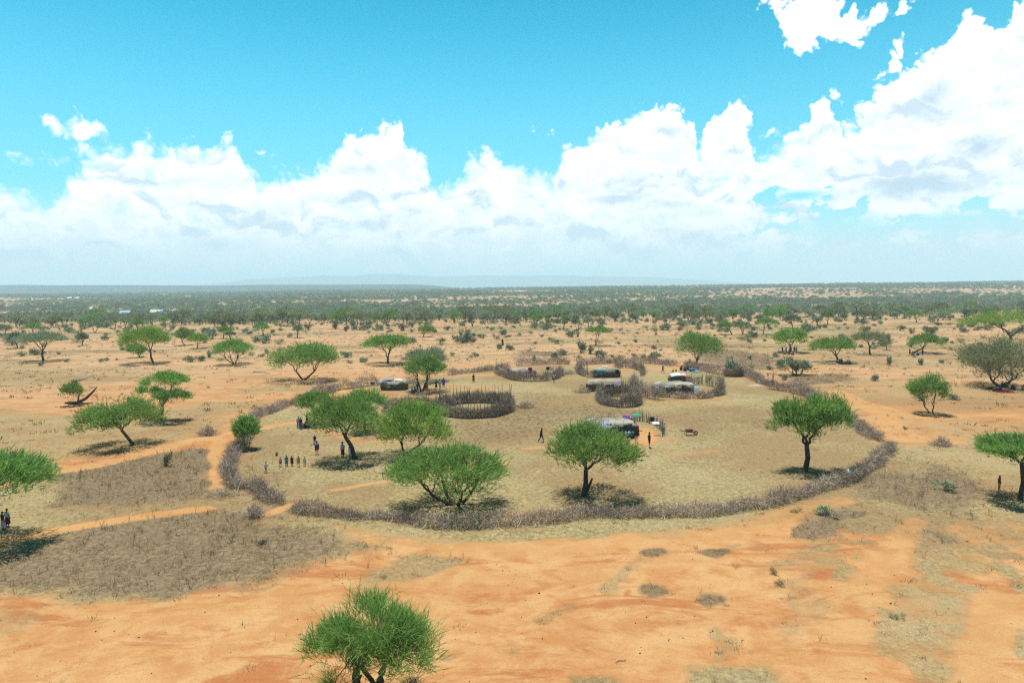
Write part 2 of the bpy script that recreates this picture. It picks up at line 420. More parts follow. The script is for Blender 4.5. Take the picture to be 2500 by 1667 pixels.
WEED = [
    ([(120,1165),(260,1128),(480,1088),(525,1105),(530,1180),(500,1220),(300,1235),(130,1235)], 2.2, .86),
    ([(-300,1370),(30,1345),(200,1285),(450,1250),(560,1240),(700,1270),(880,1312),(925,1335),(800,1370),(700,1400),(600,1435),(350,1475),(130,1445),(-200,1430)], 2.6, .86),
    ([(1660,850),(1800,855),(1900,870),(1900,905),(1790,900),(1700,880)], 4, .8),
    ([(1920,918),(2080,912),(2095,930),(1960,940)], 2.5, .95), ([(1260,872),(1390,868),(1390,858),(1270,856)], 5, .9),
    ([(640,1130),(700,1150),(720,1230),(640,1190),(580,1165),(600,1100)], 1.5, .45),
    ([(2050,1150),(2200,1150),(2330,1130),(2440,1200),(2350,1255),(2180,1230),(2080,1200)], 2.0, .75),
    ([(1935,1290),(1965,1268),(2020,1262),(2050,1285),(2040,1310),(1990,1322),(1945,1312)], 0.5, 1.0),
    ([(1210,1345),(1100,1330),(1010,1352),(1000,1372),(1150,1368)], 0.6, .35),
    ([(2250,1290),(2330,1310),(2350,1330),(2290,1330)], 0.5, .7),
]
for cx, cy, rx, ry in ((1605,1352,27,12), (1748,1350,26,11), (1590,1438,36,16), (1735,1460,36,17), (2050,1255,60,14), (2285,1165,50,16)):
    WEED.append(([(cx + rx * math.cos(a) * (1 + .25 * math.sin(a * 2 + cx)), cy + ry * math.sin(a) * (1 + .2 * math.cos(a * 3 + cx))) for a in np.arange(12) * .5236], 0.55, .95))
PATHS = [([(-400,1270),(100,1162),(300,1122),(420,1090),(530,1060),(600,1052),(660,1040),(735,1030)], 1.3, .9), ([(735,1030),(800,1052),(880,1078),(960,1075)], 1.2, .55),
         ([(-400,1345),(0,1325),(100,1302),(250,1277),(350,1262),(440,1248),(510,1240)], 1.0, .95),
         ([(530,1062),(528,1110),(534,1160),(526,1190)], 0.9, .8), ([(720,1232),(690,1242),(640,1258)], 0.9, .9),
         ([(820,1195),(900,1180),(1000,1166),(1080,1150)], 0.6, .7), ([(830,1285),(900,1300),(980,1312),(1080,1322),(1250,1330)], 0.9, .45),
         ([(2040,955),(2110,985),(2150,1010),(2190,1040)], 1.5, .8), ([(2440,1450),(2410,1540),(2370,1660),(2350,1760)], 1.1, .8),
         ([(1100,1337),(1400,1337),(1700,1302),(1900,1264),(2050,1218)], 1.6, .55), ([(2230,1270),(2180,1330),(2120,1420),(2080,1500),(2060,1667)], 1.3, .55), ([(300,1500),(700,1470),(1100,1430),(1400,1400)], 1.8, .45),
         ([(840,955),(880,950),(900,960)], 1.8, .9), ([(1570,1050),(1585,1062),(1575,1082)], 1.5, 1.0), ([(1540,1085),(1600,1082),(1650,1078)], 1.0, .5),
         ([(1640,1108),(1700,1106),(1740,1100)], 1.1, .42), ([(2190,1075),(2260,1080),(2340,1078)], 1.4, .75), ([(2130,990),(2250,1020),(2420,1012),(2600,1030)], 1.5, .5),
         ([(1545,935),(1565,945)], 1.6, .95), ([(1710,955),(1725,965)], 1.4, .9), ([(1280,1095),(1350,1090)], .8, .6), ([(1160,1135),(1230,1130)], .9, .5)]
RED = [([(cx + rx * math.cos(a), cy + ry * math.sin(a)) for a in np.arange(9) * .698], e, k) for cx, cy, rx, ry, e, k in (
    (1527,1443,15,11,.45,.8), (2175,1122,22,9,.5,.9), (1985,1225,30,14,.6,.6), (2075,1208,16,7,.4,.6), (430,1252,45,8,.5,.7), (2080,1490,60,30,1.2,.8),
    (1860,1500,110,26,1.4,.7), (1750,1570,130,40,2.0,.45), (2010,1400,70,25,1.0,.75), (2200,1500,60,20,1.0,.6), (1280,1425,20,9,.5,.6), (1830,1265,40,10,.6,.6),
    (2250,1400,70,20,1.0,.6), (1895,1560,40,20,1.0,.6), (755,1428,40,8,.6,.6), (2170,1620,70,30,1.2,.55), (700,1650,120,20,1.5,.5), (1985,1260,24,12,.4,.8), (500,1240,40,6,.5,.6), (2470,1310,50,10,.6,.7))]
ASH = [([(cx + rx * math.cos(a), cy + ry * math.sin(a)) for a in np.arange(8) * .785], e, k) for cx, cy, rx, ry, e, k in (
    (1842,940,20,3,1.5,.72), (1808,931,14,2.5,1.4,.65), (702,1015,9,2,.9,.7), (700,1012,26,5,1.4,.4), (838,954,12,2.5,1.4,.6), (1010,965,60,8,1.5,.35), (2010,1147,36,8,.8,.35), (2380,1310,60,12,.8,.35))]
DUNG = [([(1130,1080),(1120,1030),(1250,1000),(1420,985),(1560,1000),(1600,1020),(1420,1015),(1330,1050),(1260,1080)], 3.0, .8),
        ([(1250,960),(1420,960),(1450,1000),(1300,1000)], 3.0, .5), ([(1640,1000),(1850,990),(1900,1040),(1760,1075),(1650,1080)], 3.0, .35), ([(1810,1020),(1900,1025),(1870,1050)], 2, .6),
        ([(560,1278),(650,1270),(660,1300),(580,1310)], .6, .5)]
for cx, cy, rx, ry in ((1605,1352,26,11), (1748,1350,25,10), (1590,1438,35,15), (1735,1460,34,16)):
    DUNG.append(([(cx + rx * math.cos(a_), cy + ry * math.sin(a_)) for a_ in np.arange(12) * .5236], .35, 1.0))
_all = {}
for nm, lst in (('grass', GRASS), ('weed', WEED), ('red', RED), ('ash', ASH), ('dung', DUNG)):
    _all[nm] = [(pix(p), e, k) for p, e, k in lst]
for nm, lst in (('gl', GRASS_LINES), ('path', PATHS)):
    _all[nm] = [(pix(p), e, k) for p, e, k in lst]
_skirt = pix(FENCE_SKIRT)
def masks(x, y):
    d = np.hypot(x, y)
    wx = (fbm(x / 3.1, y / 3.1, 4, 21) - .5) * 3.2; wy = (fbm(x / 3.1, y / 3.1, 4, 22) - .5) * 3.2
    lowf = fbm(x / 14, y / 14, 4, 31); brk = sstep(fbm(x / 1.7, y / 1.7, 3, 35), .36, .56)
    out = {}
    for nm in ('grass', 'weed', 'red', 'ash', 'dung'):
        m = np.zeros_like(x)
        for poly, e, k in _all[nm]:
            lo = poly.min(0) - 3 * e - 2; hi = poly.max(0) + 3 * e + 2
            s = (x > lo[0]) & (x < hi[0]) & (y > lo[1]) & (y < hi[1])
            if not s.any(): continue
            amp = min(1.6, e * 0.8)
            sdv = sdist(x[s] + wx[s] * amp, y[s] + wy[s] * amp, poly)
            m[s] = np.maximum(m[s], k * sstep(sdv, -e, e))
        out[nm] = m
    for line, w, k in _all['gl']:
        dd = ldist(x + wx * .4, y + wy * .4, line)
        out['grass'] = np.maximum(out['grass'], k * brk * (1 - sstep(dd, w * .3, w * 1.9)))
    pth = np.zeros_like(x)
    for line, w, k in _all['path']:
        dd = ldist(x + wx * .35, y + wy * .35, line)
        pth = np.maximum(pth, k * (1 - sstep(dd, w * .45, w * 1.25)))
    dd = ldist(x, y, _skirt); out['grass'] = np.maximum(out['grass'], .9 * (1 - sstep(dd + wx * .5, 1.6, 3.6)))
    out['path'] = pth
    # patchy dry grass over the open soil
    out['grass'] = np.maximum(out['grass'], .50 * sstep(lowf, .50, .72) * (1 - sstep(d, 150, 230)) * sstep(d, 45, 60))
    east = sstep(x, 10, 22) * (1 - sstep(y, 52, 60))
    out['grass'] = np.maximum(out['grass'], east * .62 * sstep(fbm(x / 2.0 + 9, y / 1.7, 4, 41), .50, .60))
    out['red'] = np.maximum(out['red'], .55 * east * sstep(fbm(x / 4.2, y / 4.2 + 4, 3, 43), .56, .68))
    plain = sstep(d, 150, 200)
    gwest = sstep(d, 95, 135) * (1 - sstep(d, 150, 210)); out['grass'] = out['grass'] * (1 - .55 * gwest * sstep(fbm(x / 22, y / 9, 4, 57), .42, .60))
    out['grass'] = np.maximum(out['grass'], plain * .72 * sstep(fbm(x / 60, y / 13, 4, 51),   .44, .62))
    out['weed'] = np.maximum(out['weed'], plain * .55 * sstep(fbm(x / 45, y / 11, 4, 53), .60, .74))
    out['grass'] = out['grass'] * (1 - .92 * pth); out['weed'] = out['weed'] * (1 - .9 * pth)
    return out

# ground sheet: one polar mesh, fine where the camera looks, out to the horizon
half = R_(43)
a_in = np.linspace(-half, half, 880)
a_out = np.linspace(half, 2 * math.pi - half, 44)[1:-1]
ang = np.concatenate([a_in, a_out])
rr = [4.0, 12.0, 20.0, 25.0]
yy = 1720.0
while yy > 712:
    rr.append(CAM_H * FPX / (yy - 695.0)); yy -= 1.9 if yy > 800 else (1.0 if yy > 740 else .5)
rr += list(np.geomspace(rr[-1] * 1.05, 70000, 40))
rr = np.array(rr)
A, RR = np.meshgrid(ang, rr)
gx, gy = (RR * np.sin(A)).ravel(), (RR * np.cos(A)).ravel()
gz = tz(gx, gy) + (fbm(gx / 1.3, gy / 1.3, 3, 61) - .5) * .10 * (1 - sstep(np.hypot(gx, gy), 90, 180))
mk = masks(gx, gy)
na, nr = len(ang), len(rr)
i = np.arange(nr - 1)[:, None] * na; j = np.arange(na)[None, :]; j2 = (j + 1) % na
quads = np.stack([i + j, i + na + j, i + na + j2, i + j2], -1).reshape(-1, 4)[:, ::-1]
verts = np.concatenate([np.stack([gx, gy, gz], 1), [[0, 0, 0]]])
tris = np.stack([np.full(na, len(verts) - 1), np.arange(na), (np.arange(na) + 1) % na], 1)
gme = mesh_np('ground', verts, quads, tris)
def vcol(me, nm, r, g, b):
    at = me.color_attributes.new(nm, 'FLOAT_COLOR', 'POINT')
    z = np.zeros(1)
    c = np.stack([np.concatenate([r, z]), np.concatenate([g, z]), np.concatenate([b, z]), np.ones(len(r) + 1)], 1)
    at.data.foreach_set('color', c.astype(np.float32).ravel())
vcol(gme, 'cover', mk['grass'], mk['weed'], mk['path'])
vcol(gme, 'soil', mk['red'], mk['ash'], mk['dung'])
gme.polygons.foreach_set('use_smooth', [True] * len(gme.polygons))

gm = bpy.data.materials.new('savanna_soil'); gm.use_nodes = True
G = NT(gm.node_tree); G.n.clear()
pos = G.new('ShaderNodeNewGeometry').outputs['Position']
def attr(nm):
    s = G.new('ShaderNodeSeparateColor'); G.l.new(G.new('ShaderNodeAttribute', attribute_name=nm).outputs['Color'], s.inputs[0]); return s.outputs
cg, cw, cp = attr('cover')[:3]
sr, sa, sd_ = attr('soil')[:3]
dist = G.v('LENGTH', pos)
n_l = G.noise(pos, 0.045, 5, .6)
n_m = G.noise(pos, 0.35, 5, .6, .4)
n_s = G.noise(pos, 2.6, 6, .72)
n_f = G.noise(pos, 13.0, 4, .75)
n_str = G.noise(G.v('MULTIPLY', pos, (0.10, 0.42, 1)), 1.0, 5, .6, .5)
n_k = G.noise(G.v('MULTIPLY', pos, (.55, 1.1, 1)), 1.0, 6, .68, .5)
n_x = G.noise(pos, 30.0, 3, .7)
grain = G.ss(n_f, .30, .70)
grit = G.ss(n_x, .28, .72)
soil = G.mix(G.ss(n_m, .36, .64), (0.345, 0.172, 0.067), (0.395, 0.235, 0.107))
soil = G.mix(G.m('MULTIPLY', G.ss(n_l, .50, .66), .6), soil, (0.325, 0.135, 0.045))
soil = G.mix(G.m('MULTIPLY', G.ss(n_k, .50, .66), .60), soil, (0.40, 0.240, 0.112))
soil = G.mix(G.m('MULTIPLY', G.ss(n_k, .47, .34), .55), soil, (0.305, 0.115, 0.040))
soil = G.mix(G.m('MULTIPLY', G.m('MULTIPLY', G.ss(n_s, .50, .70), grain), .55), soil, (0.245, 0.120, 0.052))
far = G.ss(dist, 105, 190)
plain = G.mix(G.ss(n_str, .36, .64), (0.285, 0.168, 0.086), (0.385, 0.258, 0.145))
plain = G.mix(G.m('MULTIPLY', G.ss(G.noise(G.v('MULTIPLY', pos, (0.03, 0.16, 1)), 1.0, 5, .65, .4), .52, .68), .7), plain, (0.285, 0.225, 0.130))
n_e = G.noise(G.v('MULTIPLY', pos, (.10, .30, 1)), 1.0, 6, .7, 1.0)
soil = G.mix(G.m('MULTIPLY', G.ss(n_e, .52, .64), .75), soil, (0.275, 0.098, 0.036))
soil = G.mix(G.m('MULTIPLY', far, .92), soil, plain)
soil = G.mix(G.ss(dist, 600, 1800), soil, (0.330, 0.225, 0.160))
soil = G.mix(G.ss(G.m('ADD', G.m('ADD', G.m('MULTIPLY', n_s, .45), G.m('MULTIPLY', grain, .2)), sr), .75, 1.25), soil, (0.290, 0.085, 0.032))
soil = G.mix(G.m('MULTIPLY', cp, .70), soil, G.mix(n_m, (0.345, 0.190, 0.072), (0.390, 0.235, 0.100)))
gcol = G.mix(G.ss(n_s, .34, .66), (0.175, 0.134, 0.060), (0.390, 0.322, 0.155))
gcol = G.mix(G.m('MULTIPLY', G.ss(n_m, .46, .66), .55), gcol, (0.285, 0.222, 0.132))
gcol = G.mix(G.m('MULTIPLY', G.ss(n_l, .47, .56), .62), gcol, (0.225, 0.140, 0.070))
gcol = G.mix(G.m('MULTIPLY', G.ss(n_l, .46, .38), .60), gcol, (0.345, 0.290, 0.160))
gcol = G.mix(G.m('MULTIPLY', G.ss(G.m('ADD', grit, grain), .95, 1.45), .72), gcol, (0.085, 0.060, 0.031))
n_g = G.noise(pos, 4.5, 4, .8)
clot = G.ss(n_g, .55, .63)
gcol = G.mix(G.m('MULTIPLY', clot, .55), gcol, (0.105, 0.076, 0.038))
gcol = G.mix(G.m('MULTIPLY', G.ss(n_g, .44, .36), .5), gcol, (0.40, 0.325, 0.175))
soil = G.mix(G.m('MULTIPLY', G.ss(n_g, .60, .68), .5), soil, (0.19, 0.085, 0.036))
gth = G.m('ADD', G.m('ADD', G.m('MULTIPLY', n_s, .28), G.m('MULTIPLY', grain, .22)), G.m('ADD', G.m('MULTIPLY', grit, .20), G.m('MULTIPLY', n_m, .30)))
gf = G.ss(G.m('ADD', gth, G.m('MULTIPLY', G.m('SUBTRACT', cg, .5), .70)), .38, .66)
gf = G.m('MULTIPLY', gf, G.ss(cg, .02, .2))
col = G.mix(gf, soil, gcol)
wcol = G.mix(G.ss(n_s, .30, .68), (0.092, 0.063, 0.038), (0.235, 0.178, 0.107))
wcol = G.mix(G.m('MULTIPLY', G.ss(n_m, .50, .64), .5), wcol, (0.160, 0.104, 0.062))
wcol = G.mix(G.m('MULTIPLY', G.m('MULTIPLY', grit, grain), .6), wcol, (0.060, 0.044, 0.028))
wcol = G.mix(G.m('MULTIPLY', clot, .6), wcol, (0.055, 0.039, 0.025))
wcol = G.mix(G.m('MULTIPLY', G.ss(n_g, .44, .36), .5), wcol, (0.29, 0.235, 0.15))
wf = G.ss(G.m('ADD', gth, G.m('MULTIPLY', G.m('SUBTRACT', cw, .5), .80)), .36, .70)
wf = G.m('MULTIPLY', wf, G.ss(cw, .02, .25))
col = G.mix(G.m('MULTIPLY', wf, .88), col, wcol)
n_d = G.noise(G.v('MULTIPLY', pos, (1.0, .7, 1)), 1.9, 5, .75, .3)
df = G.m('MULTIPLY', G.ss(G.m('ADD', n_d, G.m('MULTIPLY', grit, .06)), .52, .62), G.m('MINIMUM', G.m('ADD', sd_, G.m('MULTIPLY', cg, .30)), 1.0))
col = G.mix(G.m('MULTIPLY', sd_, .68), col, (0.165, 0.112, 0.060))
col = G.mix(G.m('MULTIPLY', df, .80), col, (0.085, 0.056, 0.030))
col = G.mix(G.ss(G.m('ADD', G.m('MULTIPLY', n_s, .5), sa), .55, 1.1), col, (0.42, 0.40, 0.37))
vo = G.new('ShaderNodeTexVoronoi', feature='F1'); G.l.new(pos, vo.inputs['Vector']); vo.inputs['Scale'].default_value = 1.25
col = G.mix(G.m('MULTIPLY', G.ss(vo.outputs['Distance'], .085, .045), G.ss(n_m, .46, .56)), col, (0.07, 0.036, 0.02))
fine = G.m('MULTIPLY', G.ss(n_f, .2, .8, .82, 1.18), G.ss(n_x, .25, .75, .84, 1.16))
cx = G.new('ShaderNodeCombineXYZ')
for k in range(3): G.l.new(fine, cx.inputs[k])
col = G.mix(1.0, col, cx.outputs[0], 'MULTIPLY')
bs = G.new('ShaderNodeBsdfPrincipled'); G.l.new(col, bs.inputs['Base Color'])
bs.inputs['Roughness'].default_value = .95; bs.inputs['Specular IOR Level'].default_value = .05
bmp = G.new('ShaderNodeBump'); bmp.inputs['Strength'].default_value = .40; bmp.inputs['Distance'].default_value = .12
G.l.new(G.m('ADD', G.m('MULTIPLY', n_s, .6), G.m('MULTIPLY', n_f, G.m('ADD', .25, G.m('MULTIPLY', gf, .4)))), bmp.inputs['Height'])
G.l.new(bmp.outputs[0], bs.inputs['Normal'])
G.l.new(bs.outputs[0], G.new('ShaderNodeOutputMaterial').inputs['Surface'])
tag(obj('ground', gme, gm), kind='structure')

# dry grass and dead weeds: blades nobody could count
def scatter_grass():
    n = 95000
    dd = np.sqrt(rng.uniform(27 ** 2, 118 ** 2, n)); aa = rng.uniform(-R_(43), R_(43), n)
    x, y = dd * np.sin(aa), dd * np.cos(aa)
    m = masks(x, y)
    u = rng.uniform(size=n)
    cl = fbm(x / .9, y / .9, 3, 71)
    wv_ = m['weed'] * sstep(cl, .36, .62); gv = m['grass'] * sstep(cl, .42, .70) * .55
    isw = u < wv_; isg = (~isw) & (u < gv)
    P_, D_, L_, W_, B_, T_ = [], [], [], [], [], []
    for sel, hmin, hmax, tl, th, k in ((isw, .12, .42, .15, .75, 4), (isg, .05, .15, .55, 1.0, 3)):
        xs, ys = x[sel], y[sel]; zs = tz(xs, ys)
        for _ in range(k):
            c = len(xs)
            p0 = np.stack([xs + rng.normal(0, .07, c), ys + rng.normal(0, .07, c), zs - .03], 1)
            d = unit(np.stack([rng.normal(0, .55, c), rng.normal(0, .55, c), np.full(c, 1.0)], 1))
            L = rng.uniform(hmin, hmax, c); P_.append(p0); D_.append(d); L_.append(L)
            W_.append(rng.uniform(.010, .026, c)); b = rng.normal(0, .09, (c, 3)); b[:, 2] -= .04; B_.append(b); T_.append(rng.uniform(tl, th, c))
    # tall dead stalks
    sel = rng.uniform(size=n) < m['weed'] * .06
    xs, ys = x[sel], y[sel]; zs = tz(xs, ys)
    for _ in range(5):
        c = len(xs); p0 = np.stack([xs + rng.normal(0, .05, c), ys + rng.normal(0, .05, c), zs - .03], 1)
        P_.append(p0); D_.append(unit(np.stack([rng.normal(0, .3, c), rng.normal(0, .3, c), np.ones(c)], 1)))
        L_.append(rng.uniform(.35, .85, c)); W_.append(rng.uniform(.012, .024, c)); B_.append(rng.normal(0, .08, (c, 3))); T_.append(rng.uniform(0, .3, c))
    # tussocks: round clumps of dry blades
    nt = 5200
    dd = np.sqrt(rng.uniform(28 ** 2, 105 ** 2, nt)); aa = rng.uniform(-R_(42), R_(42), nt)
    xt, yt = dd * np.sin(aa), dd * np.cos(aa); mt = masks(xt, yt)
    ringd = sdist(xt, yt, pix(RING))
    sel = rng.uniform(size=nt) < np.clip(mt['grass'] * .55 * (ringd < -1) + mt['weed'] * .5 + .05, 0, 1) * (1 - mt['path'])
    xs, ys = xt[sel], yt[sel]; zs = tz(xs, ys); sz = rng.uniform(.10, .34, len(xs)) * rng.uniform(.6, 1.3, len(xs)); tn = rng.uniform(.15, .95, len(xs))
    for _ in range(16):
        c = len(xs); o2 = rng.normal(0, .45, (c, 2)) * sz[:, None] * 1.4
        p0 = np.stack([xs + o2[:, 0], ys + o2[:, 1], zs - .02], 1)
        P_.append(p0); D_.append(unit(np.stack([o2[:, 0] / sz * .8 + rng.normal(0, .4, c), o2[:, 1] / sz * .8 + rng.normal(0, .4, c), np.full(c, .9)], 1)))
        L_.append(sz * rng.uniform(.6, 1.4, c)); W_.append(rng.uniform(.014, .034, c)); B_.append(rng.normal(0, .25, (c, 3)) * sz[:, None]); T_.append(np.clip(tn + rng.normal(0, .15, c), 0, 1))
    nt = 9000; dd = np.sqrt(rng.uniform(105 ** 2, 330 ** 2, nt)); aa = rng.uniform(-R_(41), R_(41), nt)
    xt, yt = dd * np.sin(aa), dd * np.cos(aa); ringd = sdist(xt, yt, pix(RING))
    sel = (ringd < -1) & (fbm(xt / 17, yt / 8, 3, 91) + .3 * rng.uniform(size=nt) > .60)
    xs, ys = xt[sel], yt[sel]; zs = tz(xs, ys); sz = rng.uniform(.15, .5, len(xs)); tn = rng.uniform(.05, .8, len(xs))
    for _ in range(9):
        c = len(xs); o2 = rng.normal(0, .5, (c, 2)) * sz[:, None] * 1.5
        P_.append(np.stack([xs + o2[:, 0], ys + o2[:, 1], zs - .02], 1)); D_.append(unit(np.stack([rng.normal(0, .6, c), rng.normal(0, .6, c), np.full(c, .9)], 1)))
        L_.append(sz * rng.uniform(.6, 1.4, c)); W_.append(sz * rng.uniform(.12, .3, c)); B_.append(rng.normal(0, .2, (c, 3)) * sz[:, None]); T_.append(np.clip(tn + rng.normal(0, .15, c), 0, 1))
    # weed belts beyond the village
    n2 = 26000
    dd = np.sqrt(rng.uniform(118 ** 2, 215 ** 2, n2)); aa = rng.uniform(-R_(40), R_(40), n2)
    x2, y2 = dd * np.sin(aa), dd * np.cos(aa); m2 = masks(x2, y2)
    sel = rng.uniform(size=n2) < m2['weed'] * .8
    xs, ys = x2[sel], y2[sel]; zs = tz(xs, ys)
    for _ in range(5):
        c = len(xs); p0 = np.stack([xs + rng.normal(0, .2, c), ys + rng.normal(0, .2, c), zs - .03], 1)
        P_.append(p0); D_.append(unit(np.stack([rng.normal(0, .4, c), rng.normal(0, .4, c), np.ones(c)], 1)))
        L_.append(rng.uniform(.25, .8, c)); W_.append(rng.uniform(.02, .05, c)); B_.append(rng.normal(0, .08, (c, 3))); T_.append(rng.uniform(.05, .7, c))
    return ribbons(*[np.concatenate(q) for q in (P_, D_, L_, W_, B_, T_)])
GRASSM = material('dry_grass_blade', (0.29, 0.225, 0.125), .95, .2, .3, .65, .15, .05)
v, q, t, c = scatter_grass()
tag(obj('dry_grass', mesh_np('dry_grass', v, q, t, c), GRASSM), 'dry straw grass and dead brown weeds growing over the ground', 'grass', kind='stuff')

# droppings and small stones
def scatter_stones():
    n = 3600; dd = np.sqrt(rng.uniform(28 ** 2, 112 ** 2, n)); aa = rng.uniform(-R_(42), R_(42), n)
    x, y = dd * np.sin(aa), dd * np.cos(aa)
    k = (fbm(x / 5, y / 5, 3, 95) + .25 * rng.uniform(size=n) > .60) | (rng.uniform(size=n) < masks(x, y)['dung'] * .7); x, y = x[k], y[k]; n = len(x)
    s = rng.uniform(.015, .05, n) * rng.uniform(.7, 1.5, n)
    o = np.array([[1, 0, 0], [0, 1, 0], [-1, 0, 0], [0, -1, 0], [0, 0, .8], [0, 0, -.5]])
    v = np.stack([x, y, tz(x, y) + .01], 1)[:, None, :] + o[None] * s[:, None, None] * rng.uniform(.6, 1.3, (n, 6, 1))
    b6 = np.arange(n)[:, None, None] * 6; t = (b6 + np.array([[[0, 1, 4], [1, 2, 4], [2, 3, 4], [3, 0, 4], [1, 0, 5], [2, 1, 5], [3, 2, 5], [0, 3, 5]]])).reshape(-1, 3)
    return mesh_np('pebbles', v.reshape(-1, 3), None, t)
tag(obj('pebbles', scatter_stones(), material('dark_pebble', (.075, .045, .028), .95, .4, 2.0)), 'dark droppings and small stones strewn over the soil', 'pebbles', kind='stuff')
# ------------------------------------------------------------------ trees
def kgroups(cl, p, k):
    """split cluster centres by direction seen from p"""
    d = unit(cl - p)
    c = [d[rng.integers(len(d))]]
    while len(c) < k:
        dd = np.min([((d - q) ** 2).sum(1) for q in c], 0); c.append(d[int(np.argmax(dd))])
    c = np.array(c)
    for _ in range(5):
        a = np.argmin([((d - q) ** 2).sum(1) for q in c], 0)
        for i in range(k):
            if (a == i).any(): c[i] = d[a == i].mean(0)
    return [np.where(a == i)[0] for i in range(k) if (a == i).any()]
def limb(mb, p, q, r0, r1, n, seg=3, wob=.06, sag=0.0):
    p, q = Vector(p), Vector(q); L = (q - p).length; pts = [p]; rad = [r0]
    for s in range(1, seg):
        t = s / seg
        m = p.lerp(q, t) + Vector(rng.normal(0, wob * L, 3)) * (1 - abs(2 * t - 1) * .3)
        m.z += sag * L * 4 * t * (1 - t)
        pts.append(m); rad.append(r0 + (r1 - r0) * t)
    pts.append(q); rad.append(r1); mb.tube(pts, rad, n, cap=False)
def grow(mb, p, r, cl, tot, depth):
    if len(cl) == 1 or depth > 6:
        for c in cl[:3]:
            limb(mb, p, c, max(r, .012), .008, 3, 3, .07, -.03)
        return
    k = 2 if len(cl) < 6 or depth > 0 else 3
    for g in kgroups(cl, np.array(p), k):
        sub = cl[g]; c = sub.mean(0); t = rng.uniform(.38, .52)
        q = np.array(p) + (c - np.array(p)) * t
        q[2] = p[2] + (c[2] - p[2]) * min(1, t + .06)
        rq = max(.012, r * (len(sub) / len(cl)) ** .45 * .92)
        limb(mb, p, q, max(.016, min(r, rq * 1.25)), rq, 6 if r > .08 else 4, 4 if depth < 2 else 3, .06, .0)
        grow(mb, tuple(q), rq, sub, tot, depth + 1)
def lens_points(n, R, hb, ht, style, seed, shell=.6):
    ph = rng.uniform(0, 2 * math.pi, n); rho = np.sqrt(rng.uniform(0, 1, n))
    Rr = R * (.86 + .30 * (vnoise(np.cos(ph) * 1.7 + 5, np.sin(ph) * 1.7 + 5, seed) - .35) + .12 * (vnoise(np.cos(ph) * 5 + 9, np.sin(ph) * 5, seed + 3) - .5))
    x, y = Rr * rho * np.cos(ph), Rr * rho * np.sin(ph)
    H = ht - hb
    bump = (fbm(x / R * 2.2 + seed, y / R * 2.2, 3, seed) - .5) * .45 * H
    if style == 'umbrella':
        top = hb + H * (.35 + .65 * (1 - rho ** 3.2)); bot = hb + H * (.18 + .38 * (1 - rho ** 2))
    elif style == 'round':
        top = hb + H * (.42 + .58 * np.sqrt(np.clip(1 - rho ** 2, 0, 1))); bot = hb + H * .42 * (1 - np.sqrt(np.clip(1 - rho ** 2.5, 0, 1))) * 1.0
    else:   # dome
        top = hb + H * (.30 + .70 * np.sqrt(np.clip(1 - rho ** 2.2, 0, 1))); bot = hb + H * (.06 + .26 * (1 - rho ** 2))
    top = top + bump * (1 - rho ** 4)
    u = rng.uniform(0, 1, n) ** (1 - shell * .6)
    return np.stack([x, y, bot + (top - bot) * u], 1), rho, ph
def foliage(lenses, n, twig, width, seed, up=.35, droop=0.0, fork=1.0, loose=.17, wob=.13):
    """lenses: (cx, cy, R, hb, ht, style); twigs stand around cluster centres, tips outward"""
    P_, D_, L_, W_, B_, T_ = [], [], [], [], [], []; CL = []
    area = [l[2] ** 2 for l in lenses]; tot = sum(area)
    for l, a in zip(lenses, area):
        cx, cy, R, hb, ht, style = l
        nn = int(n * a / tot); nc = max(7, int(46 * a / tot))
        c, rho, ph = lens_points(nc, R * .93, hb, ht, style, seed)
        keep = rng.uniform(.55, 1.35, nc)
        CL.append(c + [cx, cy, 0])
        # clumps of twigs round the centres, plus a loose fill
        k = rng.choice(nc, int(nn * (1 - loose)), p=keep / keep.sum())
        H = ht - hb
        off = rng.normal(0, 1, (len(k), 3)) * np.array([R * .125, R * .125, H * .10])
        a_ = c[k] + off
        b_, _, _ = lens_points(nn - len(k), R, hb, ht, style, seed, .8)
        p = np.concatenate([a_, b_])
        cen = np.array([0, 0, hb - .15 * H])
        d = unit(p - cen) + np.stack([rng.normal(0, .42, len(p)), rng.normal(0, .42, len(p)), rng.normal(up, .40, len(p))], 1)
        d = unit(d)
        L = twig * rng.uniform(.55, 1.35, len(p))
        clump = np.concatenate([keep[k] * .6 + .1, rng.uniform(.3, .9, len(b_))])
        hrel = np.clip((p[:, 2] - hb) / max(H, .1), 0, 1)
        tint = np.clip(.30 + .35 * (clump - .5) + .25 * rng.normal(0, .6, len(p)) + .22 * fbm(p[:, 0] / 1.1, p[:, 1] / 1.1, 2, seed) , 0, 1)
        bend = rng.normal(0, wob, (len(p), 3)) * L[:, None]; bend[:, 2] -= droop * L
        o = np.array([cx, cy, 0])
        P_.append(p + o); D_.append(d); L_.append(L); W_.append(width * rng.uniform(.6, 1.3, len(p))); B_.append(bend); T_.append(tint)
        if fork:
            s = rng.uniform(size=len(p)) < fork; t = rng.uniform(.25, .7, s.sum())[:, None]
            P_.append((p + o)[s] + d[s] * (L[s])[:, None] * t); d2 = unit(d[s] + rng.normal(0, .55, (s.sum(), 3)))
            D_.append(d2); L_.append(L[s] * .6); W_.append(width * rng.uniform(.5, 1.0, s.sum())); B_.append(bend[s] * .5); T_.append(tint[s])
    return [np.concatenate(q) for q in (P_, D_, L_, W_, B_, T_)], np.concatenate(CL)
